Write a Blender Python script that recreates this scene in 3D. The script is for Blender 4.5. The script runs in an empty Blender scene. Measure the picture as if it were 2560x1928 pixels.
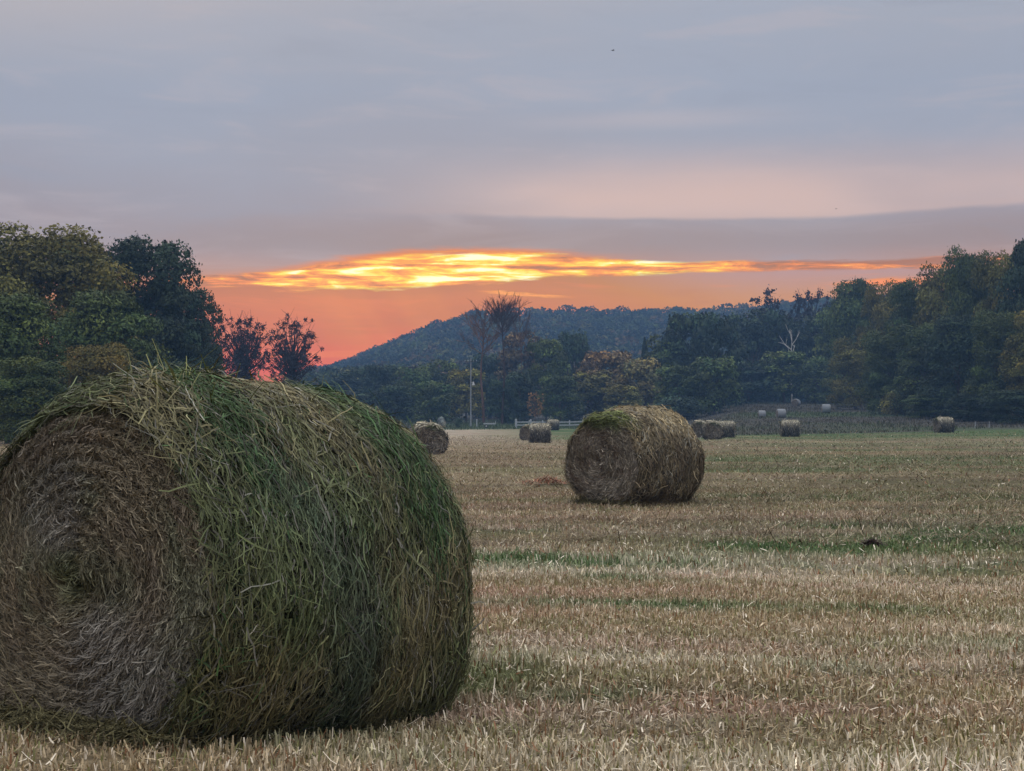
import bpy, math, numpy as np
from mathutils import Vector, Matrix
rng = np.random.default_rng(7)
SC = bpy.context.scene
COL = SC.collection
F, H0, CAMH = 4000.0, 1055.0, 1.25       # focal length in source pixels, horizon row, eye height

# ------------------------------------------------------------------ helpers
def lin(r, g, b):
    def c(x):
        x /= 255.0
        return x/12.92 if x <= 0.04045 else ((x+0.055)/1.055)**2.4
    return (c(r), c(g), c(b))

def mesh_from(name, V, Q, C=None, mat=None, smooth=False, tri=False):
    """V (n,3), Q (m,4) or (m,3) int, C (n,3) linear tint"""
    V = np.asarray(V, np.float32); Q = np.asarray(Q, np.int32)
    k = Q.shape[1]
    me = bpy.data.meshes.new(name)
    me.vertices.add(len(V)); me.vertices.foreach_set('co', V.ravel())
    me.loops.add(Q.size); me.loops.foreach_set('vertex_index', Q.ravel())
    me.polygons.add(len(Q))
    me.polygons.foreach_set('loop_start', np.arange(0, Q.size, k, dtype=np.int32))
    if smooth: me.polygons.foreach_set('use_smooth', np.ones(len(Q), bool))
    if C is not None:
        a = me.color_attributes.new('tint', 'FLOAT_COLOR', 'POINT')
        cc = np.ones((len(V), 4), np.float32); cc[:, :3] = C
        a.data.foreach_set('color', cc.ravel())
    if mat: me.materials.append(mat)
    me.update(calc_edges=True)
    return me

def link(name, data, parent=None, loc=(0, 0, 0), rz=0.0, scale=None):
    o = bpy.data.objects.new(name, data); COL.objects.link(o)
    o.location = loc; o.rotation_euler = (0, 0, rz)
    if scale is not None: o.scale = scale
    if parent: o.parent = parent
    return o

def tag(o, label=None, cat=None, group=None, kind=None):
    if label: o['label'] = label
    if cat: o['category'] = cat
    if group: o['group'] = group
    if kind: o['kind'] = kind
    return o

def empty(name, loc, label, cat, group=None, rz=0.0):
    o = link(name, None, None, loc, rz); o.empty_display_size = 0.2
    return tag(o, label, cat, group)

class NB:                                  # tiny node expression builder
    def __init__(s, nt): s.nt = nt
    def new(s, t, **kw):
        n = s.nt.nodes.new(t)
        for k, v in kw.items(): setattr(n, k, v)
        return n
    def put(s, sock, v):
        if isinstance(v, E): s.nt.links.new(v.s, sock)
        elif isinstance(v, bpy.types.NodeSocket): s.nt.links.new(v, sock)
        else:
            if isinstance(v, (tuple, list)) and len(v) == 3 and sock.type == 'RGBA': v = (*v, 1)
            sock.default_value = v
    def math(s, op, *a, clamp=False):
        n = s.new('ShaderNodeMath', operation=op, use_clamp=clamp)
        for i, v in enumerate(a): s.put(n.inputs[i], v)
        return E(s, n.outputs[0])
    def mix(s, f, a, b):
        n = s.new('ShaderNodeMix', data_type='RGBA')
        s.put(n.inputs[0], f); s.put(n.inputs[6], a); s.put(n.inputs[7], b)
        return E(s, n.outputs[2])
    def smooth(s, x, a, b, lo=0.0, hi=1.0):
        n = s.new('ShaderNodeMapRange', interpolation_type='SMOOTHSTEP')
        s.put(n.inputs[0], x); s.put(n.inputs[1], a); s.put(n.inputs[2], b); s.put(n.inputs[3], lo); s.put(n.inputs[4], hi)
        return E(s, n.outputs[0])
    def ramp(s, x, stops, interp='LINEAR'):
        n = s.new('ShaderNodeValToRGB'); cr = n.color_ramp; cr.interpolation = interp
        while len(cr.elements) < len(stops): cr.elements.new(0.5)
        for e, (p, c) in zip(cr.elements, stops):
            e.position = p; e.color = (*c, 1) if isinstance(c, tuple) else (c, c, c, 1)
        s.put(n.inputs[0], x)
        return E(s, n.outputs[0])
    def curve(s, x, x0, x1, pts):          # piecewise linear scalar function of x
        t = (x - x0) * (1.0/(x1 - x0))
        return s.ramp(t, [((p-x0)/(x1-x0), float(v)) for p, v in pts], 'B_SPLINE' if len(pts) > 3 else 'LINEAR')
    def vec(s, x, y, z):
        n = s.new('ShaderNodeCombineXYZ')
        for i, v in enumerate((x, y, z)): s.put(n.inputs[i], v)
        return E(s, n.outputs[0])
    def noise(s, v, scale=1.0, detail=4.0, rough=0.55, dist=0.0):
        n = s.new('ShaderNodeTexNoise')
        s.put(n.inputs['Vector'], v)
        n.inputs['Scale'].default_value = scale; n.inputs['Detail'].default_value = detail
        n.inputs['Roughness'].default_value = rough; n.inputs['Distortion'].default_value = dist
        return E(s, n.outputs[0])
class E:
    def __init__(s, nb, sock): s.nb = nb; s.s = sock
    def __add__(s, o): return s.nb.math('ADD', s, o)
    __radd__ = __add__
    def __sub__(s, o): return s.nb.math('SUBTRACT', s, o)
    def __rsub__(s, o): return s.nb.math('SUBTRACT', o, s)
    def __mul__(s, o): return s.nb.math('MULTIPLY', s, o)
    __rmul__ = __mul__

def mat_tint(name, base=(1, 1, 1), rough=0.8, objcol=False, noise_scale=0.0, noise_amt=0.0, spec=0.25, trans=0.0):
    m = bpy.data.materials.new(name); m.use_nodes = True
    nt = m.node_tree; nb = NB(nt); bs = nt.nodes['Principled BSDF']
    at = nb.new('ShaderNodeAttribute', attribute_name='tint')
    c = E(nb, at.outputs['Color'])
    def mul(a, b):
        n = nb.new('ShaderNodeMix', data_type='RGBA', blend_type='MULTIPLY'); n.inputs[0].default_value = 1
        nb.put(n.inputs[6], a); nb.put(n.inputs[7], b); return E(nb, n.outputs[2])
    if objcol:
        oi = nb.new('ShaderNodeObjectInfo'); c = mul(c, E(nb, oi.outputs['Color']))
    elif base != (1, 1, 1): c = mul(c, base)
    if noise_amt:
        g = nb.new('ShaderNodeNewGeometry')
        f = nb.noise(E(nb, g.outputs['Position']), noise_scale, 3.0)
        k = nb.smooth(f, 0.3, 0.7, 1-noise_amt, 1+noise_amt)
        c = mul(c, nb.vec(k, k, k))
    nb.put(bs.inputs['Base Color'], c)
    bs.inputs['Roughness'].default_value = rough
    bs.inputs['Specular IOR Level'].default_value = spec
    return m

# ------------------------------------------------------------------ terrain height
DK = np.array([0, 20, 45, 75, 110, 140, 160, 205, 260, 330, 450, 600, 750, 900, 1050, 1500.])
def yz(D, y): return CAMH + (H0 - y)*D/F
PK = [-2500, 0, 700, 850, 1000, 1100, 1200, 1320, 1430, 1560, 1700, 1850, 1950, 2100, 2350, 2600, 4500]
def near(a75, a110, a140, a160, a205, a260, a330): return [0, 0, -.03, a75, a110, a140, a160, a205, a260, a330]
NEAR = {  # heights at D = 75..330
 'L': near(-.15, -.25, -.2, -.1, .0, .6, 2.),
 'C': near(-.21, -.28, -.3, -.2, .0, .75, 1.6),
 'M': near(-.20, -.28, -.2, -.1, .3, 1.4, 3.2),
 'R': near(-.15, -.15, -.05, .2, 1.5, 3.0, 5.2),
 'RR': near(-.12, -.10, .05, .35, 1.6, 3.2, 5.4)}
def ridge(y, y0=1010): return [yz(450, min(y0, 1040)), yz(600, y0 - (y0-y)*.25), yz(750, y0 - (y0-y)*.7), yz(900, y), yz(1050, y+6), yz(1500, y+60)]
RY = {-2500: 990, 0: 980, 700: 985, 850: 950, 1000: 884, 1100: 845, 1200: 815, 1320: 812, 1430: 810, 1560: 812, 1700: 815, 1850: 808, 1950: 800, 2100: 792, 2350: 785, 2600: 780, 4500: 800}
TYPE = {-2500: 'L', 0: 'L', 700: 'L', 850: 'C', 1000: 'C', 1100: 'C', 1200: 'C', 1320: 'C', 1430: 'C', 1560: 'M', 1700: 'M', 1850: 'R', 1950: 'R', 2100: 'R', 2350: 'RR', 2600: 'RR', 4500: 'RR'}
ZT = np.array([NEAR[TYPE[p]] + ridge(RY[p]) for p in PK])
PKU = (np.array(PK) - 1280)/F
def ground_z(x, y):
    x = np.asarray(x, float); y = np.asarray(y, float)
    az = np.arctan2(x, y); D = np.hypot(x, y)
    u = np.tan(np.clip(az, -1.2, 1.2))
    D = np.where(np.abs(az) > 1.25, np.minimum(D, 60), D)
    i = np.clip(np.searchsorted(PKU, u) - 1, 0, len(PKU)-2)
    j = np.clip(np.searchsorted(DK, D) - 1, 0, len(DK)-2)
    fu = np.clip((u-PKU[i])/(PKU[i+1]-PKU[i]), 0, 1); fd = np.clip((D-DK[j])/(DK[j+1]-DK[j]), 0, 1)
    fu = fu*fu*(3-2*fu)*.5 + fu*.5
    z = (ZT[i, j]*(1-fu)+ZT[i+1, j]*fu)*(1-fd) + (ZT[i, j+1]*(1-fu)+ZT[i+1, j+1]*fu)*fd
    a_ = .9634; s_ = (x+1.72)*math.cos(a_)+(y-6.35)*math.sin(a_)      # the slight fall the big bale sits on
    z += np.clip(.035-.079*s_, -.085, .05)*np.exp(-(((x+1.27)**2+(y-7.0)**2)/1.9)**2)
    z += .012*np.sin(x*1.1+y*.3)*np.sin(y*.9) + .02*np.sin(x*.31+1)*np.cos(y*.23)*np.clip(D/15, 0, 1)
    return z
def gz(x, y): return float(ground_z(x, y))
def at(px, D): return ((px-1280)/F*D, D)

# value noise for numpy
_perm = np.random.default_rng(3).random((256, 256))
def vnoise(x, y):
    xi = np.floor(x).astype(int); yi = np.floor(y).astype(int); fx = x-xi; fy = y-yi
    fx = fx*fx*(3-2*fx); fy = fy*fy*(3-2*fy)
    g = lambda a, b: _perm[a % 256, b % 256]
    return (g(xi, yi)*(1-fx)+g(xi+1, yi)*fx)*(1-fy)+(g(xi, yi+1)*(1-fx)+g(xi+1, yi+1)*fx)*fy
def fbm(x, y): return (vnoise(x, y)*.5+vnoise(x*2.1+7, y*2.1+3)*.3+vnoise(x*4.3+1, y*4.3+9)*.2)

# ------------------------------------------------------------------ ground colour as a function of place
PAL = dict(tan=lin(188, 168, 133), pale=lin(238, 224, 198), pink=lin(208, 168, 150), brown=lin(118, 98, 68), green=lin(84, 116, 62), olive=lin(142, 140, 90), rust=lin(146, 106, 74))
PAL = {k: np.array(v) for k, v in PAL.items()}
def field_zone(x, y):
    """weights: greenness, paleness, brownness"""
    xr = x*.97 - y*.06; yr = y + x*.10
    n1 = fbm(xr*.16+3, yr*.62); n2 = fbm(xr*.5+11, yr*1.7+5); n3 = fbm(xr*.09+2, yr*.22+31)
    D = np.hypot(x, y)
    def band(c, w, x0, x1, amp): return amp*np.exp(-((yr-c)/w)**2)*(1/(1+np.exp(-(x-x0)*1.4)))*(1/(1+np.exp((x-x1)*1.4)))
    g = band(16.6, 1.5, 1.6, 30, .85)+band(19.5, 1.2, 3.2, 30, .5)+band(14.6, .9, -3, .8, .75)+band(11.0, .30, .7, 1.5, 2.0)+band(12.6, .4, .0, .9, .9)+band(9.3, .3, 1.8, 3, .7)+band(27, 1.6, 4, 40, .5)+band(42, 3, -30, 40, .25)+band(58, 5, 2, 60, .3)
    g = np.clip(g*(.35+1.3*n2) + .9*np.clip(n1-.56, 0, 1)*2*n2, 0, 1)
    far = np.clip((D-115)/40, 0, 1)*np.clip((x+5)/15, 0, 1)
    g = np.clip(g + far*.75*(.5+n2), 0, 1)
    g = np.clip(g + np.clip((D-18)/30, 0, 1)*np.clip((x+1)/8, 0, 1)*.42*np.clip((fbm(xr*.07+9, yr*.35+2)-.38)*5, 0, 1), 0, 1)
    n4 = fbm(xr*.8+61, yr*1.3+40)
    g = np.clip(g + np.clip((n4-.53)*4, 0, 1)*.5*np.clip(1.3-D/50, .2, 1), 0, 1)
    p = np.clip((fbm(xr*.22+3, yr*.75+77)-.40)*4.5, 0, 1)*np.clip(1.3-D/22, .12, 1)
    p = np.clip(p+np.clip((D-90)/60, 0, 1)*np.clip((8-x)/25, 0, .7), 0, 1)  # distant mist painted into the colour: far field paler towards the left
    b = np.clip((n2-.5)*3.6, 0, 1)
    return g, p, b
def field_color(x, y):
    g, p, b = field_zone(x, y)
    n = len(x)
    c = PAL['tan'][None]*(1-p[:, None]) + PAL['pale'][None]*p[:, None]
    c = c*(1-.55*b[:, None]) + PAL['brown'][None]*.55*b[:, None]
    pk = np.clip((fbm(x*.33+50, y*1.1+9)-.46)*3, 0, 1)*.6
    c = c*(1-pk[:, None])+PAL['pink'][None]*pk[:, None]
    D = np.hypot(x, y); md = np.clip((D-16)/14, 0, 1)*np.clip((170-D)/90, .25, 1)
    st = np.clip((fbm(x*.22+7, y*.55+D*.0+4)-.40)*4, 0, 1)
    c = c*(1-(.45*md)[:, None])+np.array(lin(146, 130, 92))[None]*(.45*md)[:, None]
    c = c*(1-.30*md*st)[:, None]
    gg = np.clip(g*1.1, 0, .92)[:, None]
    c = c*(1-gg)+PAL['green'][None]*gg
    return c

# ground sheet -------------------------------------------------------------
azs = np.concatenate([np.linspace(-math.pi, -.62, 26)[:-1], np.linspace(-.62, .62, 300), np.linspace(.62, math.pi, 26)[1:]])
rs = np.concatenate([[0.0], np.geomspace(1.5, 60, 170), np.geomspace(61, 1000, 170)])
A, R = np.meshgrid(azs, rs)
GX = R*np.sin(A); GY = R*np.cos(A); GZ = ground_z(GX.ravel(), GY.ravel()).reshape(GX.shape)
V = np.stack([GX, GY, GZ], -1).reshape(-1, 3)
nr, na = A.shape
ii = np.arange(nr-1)[:, None]*na + np.arange(na-1)[None]
Q = np.stack([ii, ii+1, ii+na+1, ii+na], -1).reshape(-1, 4)[:, ::-1]
gc = field_color(V[:, 0], V[:, 1])
D_ = np.hypot(V[:, 0], V[:, 1]); U_ = V[:, 0]/np.maximum(V[:, 1], .01)*F+1280
nearf = np.clip((D_-14)/50, 0, 1)[:, None]
gc = gc*(.42*(1-nearf)+.66*nearf)
def field_edge(px):                       # distance where the mown field stops
    return np.interp(px, [0, 1000, 1430, 1560, 1850, 2350, 2560], [190, 215, 225, 160, 146, 158, 165])
ed = np.clip((D_-field_edge(U_))/3, 0, 1)[:, None]
mead = np.array(lin(74, 86, 60))[None]*(.8+.5*fbm(V[:, 0]*.1, V[:, 1]*.05)[:, None])
pur = np.clip((fbm(V[:, 0]*.04+8, V[:, 1]*.03)-.42)*5, 0, 1)[:, None]
mead = mead*(1-pur)+np.array(lin(78, 76, 68))[None]*pur
gc = gc*(1-ed)+mead*ed
fo = np.clip((D_-400)/60, 0, 1)[:, None]
gc = gc*(1-fo)+np.array(lin(52, 58, 40))[None]*fo
M_ground = mat_tint('field_soil', rough=.95, noise_scale=22, noise_amt=.35, spec=.1)
ground = link('ground', mesh_from('ground', V, Q, gc, M_ground, smooth=True)); tag(ground, kind='structure')

# ------------------------------------------------------------------ ribbons (straw, blades)
def ribbons(P, T, N, L, W, bend, seg=3, taper=.6, curl=None, kink=0.0):
    """P start points, T unit directions, N unit bend/normal direction; returns V,Q per ribbon of seg+1 rows"""
    n = len(P); s = np.linspace(0, 1, seg+1)
    Wd = np.cross(T, N); Wd /= np.linalg.norm(Wd, axis=1, keepdims=True)+1e-9
    rows = []
    for k, sk in enumerate(s):
        c = P + T*(L*sk)[:, None] + N*(bend*sk*sk*L)[:, None]
        if curl is not None: c = c + Wd*(curl*L*math.sin(sk*math.pi*1.3))[:, None]
        if kink and k: c = c + (Wd*rng.normal(0, kink, n)[:, None]+N*rng.normal(0, kink*.6, n)[:, None])*L[:, None]
        w = (W*(1-(1-taper)*abs(sk-.35)))[:, None]*.5
        rows += [c-Wd*w, c+Wd*w]
    V = np.stack(rows, 1).reshape(-1, 3)
    base = (np.arange(n)*(2*(seg+1)))[:, None]
    q = np.concatenate([base + np.array([[2*k, 2*k+1, 2*k+3, 2*k+2]]) for k in range(seg)], 0)
    return V, q
def rot_about(v, axis, ang):
    c = np.cos(ang)[:, None]; s = np.sin(ang)[:, None]
    return v*c + np.cross(axis, v)*s + axis*(np.sum(axis*v, 1)[:, None])*(1-c)

# ------------------------------------------------------------------ stubble
M_straw = mat_tint('cut_straw', rough=.65, spec=.3)
def stubble(n, d0, d1, hgt, wid, lie=.2, power=1.0):
    u = rng.random(n)
    D = np.sqrt(d0**2+(d1**2-d0**2)*u)if power == 1 else d0*(d1/d0)**u
    px = rng.uniform(-420, 2980, n)
    x = (px-1280)/F*D; y = D
    g, p, b = field_zone(x, y)
    row = .5+.5*np.sin((y+x*.10)*2*math.pi/.19+2*fbm(x*.6, y*.6))     # drill rows
    keep = rng.random(n) < (.45+.55*row)*(1-.3*b)
    x, y, D, g, p, b = x[keep], y[keep], D[keep], g[keep], p[keep], b[keep]; n = len(x)
    c = field_color(x, y)
    k = rng.random(n)
    c = c*np.exp(rng.normal(0, .26, n)*np.clip(22/D, .45, 1))[:, None]
    pf = np.clip(16/D, .15, 1)
    c = np.where((k < .09*pf)[:, None], PAL['pale'][None]*1.1, c)
    c = np.where(((k > .94))[:, None], PAL['rust'][None], c)
    c = np.where(((k > .80) & (k < .92) & (g < .3))[:, None], PAL['olive'][None], c)
    lying = rng.random(n) < lie+.25*b
    P = np.stack([x, y, ground_z(x, y)-.005], 1)
    ang = rng.uniform(0, 2*math.pi, n)
    lean = np.where(lying, rng.uniform(1.15, 1.5, n), np.abs(rng.normal(0, .32, n))+.05)
    T = np.stack([np.sin(lean)*np.cos(ang), np.sin(lean)*np.sin(ang), np.cos(lean)], 1)
    side = np.stack([np.cos(ang+rng.normal(0, .8, n)+1.57), np.sin(ang+1.57), 0*x], 1)
    N = np.cross(T, side); N /= np.linalg.norm(N, axis=1, keepdims=True)+1e-9
    hh = hgt*(.55+.35*p+.75*rng.random(n)**1.6)*(1+.25*g)*(.55+.9*fbm(x*1.7+5, y*2.6))
    L = np.where(lying, hh*rng.uniform(.9, 1.8, n), hh)
    P[:, 2] += np.where(lying, rng.random(n)*hgt*.6, 0)
    Vv, q = ribbons(P, T, N, L, wid*(.6+.8*rng.random(n)), rng.normal(0, .22, n), seg=2, taper=.35)
    return Vv, q, np.repeat(c, 6, 0)
parts = [stubble(260000, 4.8, 13, .040, .0075), stubble(190000, 13, 30, .044, .012), stubble(90000, 30, 75, .06, .026, .5), stubble(60000, 75, 165, .07, .06, .8)]
off = 0; VV, QQ, CC = [], [], []
for v, q, c in parts: VV.append(v); QQ.append(q+off); CC.append(c); off += len(v)
V, Q, C = np.concatenate(VV), np.concatenate(QQ), np.concatenate(CC)
fe = field_edge(V[:, 0]/V[:, 1]*F+1280) < np.hypot(V[:, 0], V[:, 1])
V[fe, 2] -= .2
tag(link('stubble_grass', mesh_from('stubble_grass', V, Q, C, M_straw)), 'short pale stubble and cut straw covering the mown hay field', 'stubble', kind='stuff')

# loose windrow wisps (small flattened heaps of cut hay lying on the field)
def wisps():
    VV, QQ, CC, off = [], [], [], 0
    n = 1500
    D = 16*(150/16)**rng.random(n); px = rng.uniform(-300, 2900, n)
    for d, p in zip(D, px):
        if rng.random() < .3 and d < 25: continue
        x0 = (p-1280)/F*d; k = 60; sx = .25+.9*rng.random(); sy = .10+.12*rng.random()
        sc = 1+d/40
        x = x0+rng.normal(0, sx*sc*.5, k); y = d+rng.normal(0, sy*sc*.5, k)
        h = .03+.05*rng.random(k)
        P = np.stack([x, y, ground_z(x, y)+h*np.exp(-((x-x0)/(sx*sc))**2)], 1)
        a = rng.normal(0, .7, k)+rng.integers(0, 2, k)*math.pi
        T = np.stack([np.cos(a), np.sin(a)*.6, rng.normal(.1, .2, k)], 1); T /= np.linalg.norm(T, axis=1, keepdims=True)
        N = np.repeat([[0, 0, 1.]], k, 0)
        v, q = ribbons(P, T, N, (.12+.1*rng.random(k))*sc**.7, np.full(k, .006*sc), rng.normal(-.1, .2, k), 2)
        base = PAL['brown'] if rng.random() < .6 else PAL['tan']*.8
        c = np.repeat(base[None]*np.exp(rng.normal(0, .25, k))[:, None]*(.5 if rng.random() < .6 else 1.0), 6, 0)
        VV.append(v); QQ.append(q+off); CC.append(c); off += len(v)
    return np.concatenate(VV), np.concatenate(QQ), np.concatenate(CC)
def skirt(cx, cy, ang, L, hw, n, sc=1.0):
    a = np.array([math.cos(ang), math.sin(ang)]); b = np.array([-a[1], a[0]])
    t = rng.random(n); u = rng.uniform(-.12, L+.12, n); w_ = (hw+np.abs(rng.normal(0, .10, n)))*np.where(rng.random(n) < .5, 1, -1)
    endm = rng.random(n) < .35; u2 = np.where(endm, -np.abs(rng.normal(0, .09, n)), u); w2 = np.where(endm, rng.uniform(-hw, hw, n), w_)
    x = cx+a[0]*u2+b[0]*w2; y = cy+a[1]*u2+b[1]*w2
    P = np.stack([x, y, ground_z(x, y)+.01+.06*rng.random(n)], 1); an = rng.uniform(0, 6.28, n)
    T = np.stack([np.cos(an), np.sin(an), rng.normal(.05, .25, n)], 1); T /= np.linalg.norm(T, axis=1, keepdims=True)
    v, q = ribbons(P, T, np.repeat([[0, 0, 1.]], n, 0), sc*(.05+.10*rng.random(n)), np.full(n, .006*sc), rng.normal(-.1, .25, n), 3, .4, curl=rng.normal(0, .1, n))
    c = np.array(lin(110, 104, 72))[None]*np.exp(rng.normal(0, .35, n))[:, None]
    return v, q, np.repeat(c, 8, 0)
v8, q8, c8 = skirt(-1.719, 6.349, math.radians(55.2), 1.56, .42, 5200)
tag(link('loose_hay', mesh_from('loose_hay', v8, q8, c8, M_straw)), 'loose hay fallen round the foot of the huge bale', 'loose hay', kind='stuff')
xx, yy = at(1509, 23.8); v8, q8, c8 = skirt(xx, yy, math.radians(47), 1.5, .45, 2600, 1.6)
tag(link('loose_hay', mesh_from('loose_hay', v8, q8, c8, M_straw)), 'loose hay fallen round the foot of the lone tan bale', 'loose hay', kind='stuff')
v, q, c = wisps()
tag(link('hay_wisps', mesh_from('hay_wisps', v, q, c, M_straw)), 'thin brown wisps of raked hay left lying across the field', 'loose hay', kind='stuff')

# ------------------------------------------------------------------ hay bales
M_core = bpy.data.materials.new('packed_hay'); M_core.use_nodes = True
nb = NB(M_core.node_tree); bs = M_core.node_tree.nodes['Principled BSDF']
at_ = nb.new('ShaderNodeAttribute', attribute_name='tint'); tc = nb.new('ShaderNodeTexCoord')
nn = nb.noise(E(nb, tc.outputs['Object']), 45, 4.0, .7)
cm = nb.new('ShaderNodeMix', data_type='RGBA', blend_type='MULTIPLY'); cm.inputs[0].default_value = 1
kk = nb.smooth(nn, .35, .7, .35, 1.6); nb.put(cm.inputs[6], E(nb, at_.outputs['Color'])); nb.put(cm.inputs[7], nb.vec(kk, kk, kk))
nb.put(bs.inputs['Base Color'], E(nb, cm.outputs[2])); bs.inputs['Roughness'].default_value = .95
bp = nb.new('ShaderNodeBump'); bp.inputs['Strength'].default_value = .8; bp.inputs['Distance'].default_value = .02
nb.put(bp.inputs['Height'], nn); nb.put(bs.inputs['Normal'], E(nb, bp.outputs[0]))

class Bale:
    def __init__(s, R, L, seed, lump=.022, flat=.62, squash=.55, bulge=.03, wide=.05, inset=.085, ring=.010, nring=9):
        s.ring, s.nring = ring, nring
        s.R, s.L, s.lump, s.flat, s.squash, s.bulge, s.wide, s.inset = R, L, lump, flat, squash, bulge, wide, inset
        r = np.random.default_rng(seed); s.ph = r.uniform(0, 6.28, 12)
        s.zmin = -s.flat*R + (-(1-s.flat)*R)*s.squash
    def rad(s, x, th):                    # radius on the barrel
        t = np.clip(np.minimum(x, s.L-x)/.14, 0, 1)
        r = s.R*(1+s.bulge*np.sin(np.clip(x/s.L, 0, 1)*math.pi)) - s.inset*(1-t)**2.0
        p = s.ph
        r += s.lump*(np.sin(3*th+p[0]+2*x)+.8*np.sin(5*th+p[1]-3*x)+.6*np.sin(9*th+p[2]+7*x)+.7*np.sin(7*x+p[3]+2*th)*1.0+.45*np.sin(17*x+p[4]+th*3))*.6
        return r
    def warp(s, P):                       # settle on the ground
        P = P.copy(); z = P[:, 2]; zf = -s.flat*s.R
        P[:, 2] = np.where(z < zf, zf+(z-zf)*s.squash, z)
        P[:, 1] *= 1+s.wide*np.clip(-z/s.R, -1, 1)
        P[:, 2] -= s.zmin
        return P
    def side(s, x, th, h=0.0):
        r = s.rad(x, th)+h
        return s.warp(np.stack([x, r*np.cos(th), r*np.sin(th)], 1))
    def face(s, rr, th, h=0.0, end=0):    # rr 0..1
        x0 = np.zeros_like(rr)+(.0 if end == 0 else s.L)
        r = s.rad(x0, th)*rr
        dome = (-.05*(1-rr**2)+.07*np.clip(rr-.86, 0, 1)**1.5*3 + s.ring*np.sin(rr*s.nring*6.283+th*1.0+.5*np.sin(th*3+s.ph[5])) + .02*np.sin(3*th+rr*5+s.ph[6]))
        x = dome-h if end == 0 else s.L-dome+h
        return s.warp(np.stack([x+0*rr, r*np.cos(th), r*np.sin(th)], 1))
def numgrad(f, a, b, da, db):
    p0 = f(a, b); pa = (f(a+da, b)-p0); pb = (f(a, b+db)-p0)
    return p0, pa/np.linalg.norm(pa, axis=1, keepdims=True).clip(1e-9), pb/np.linalg.norm(pb, axis=1, keepdims=True).clip(1e-9)

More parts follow.
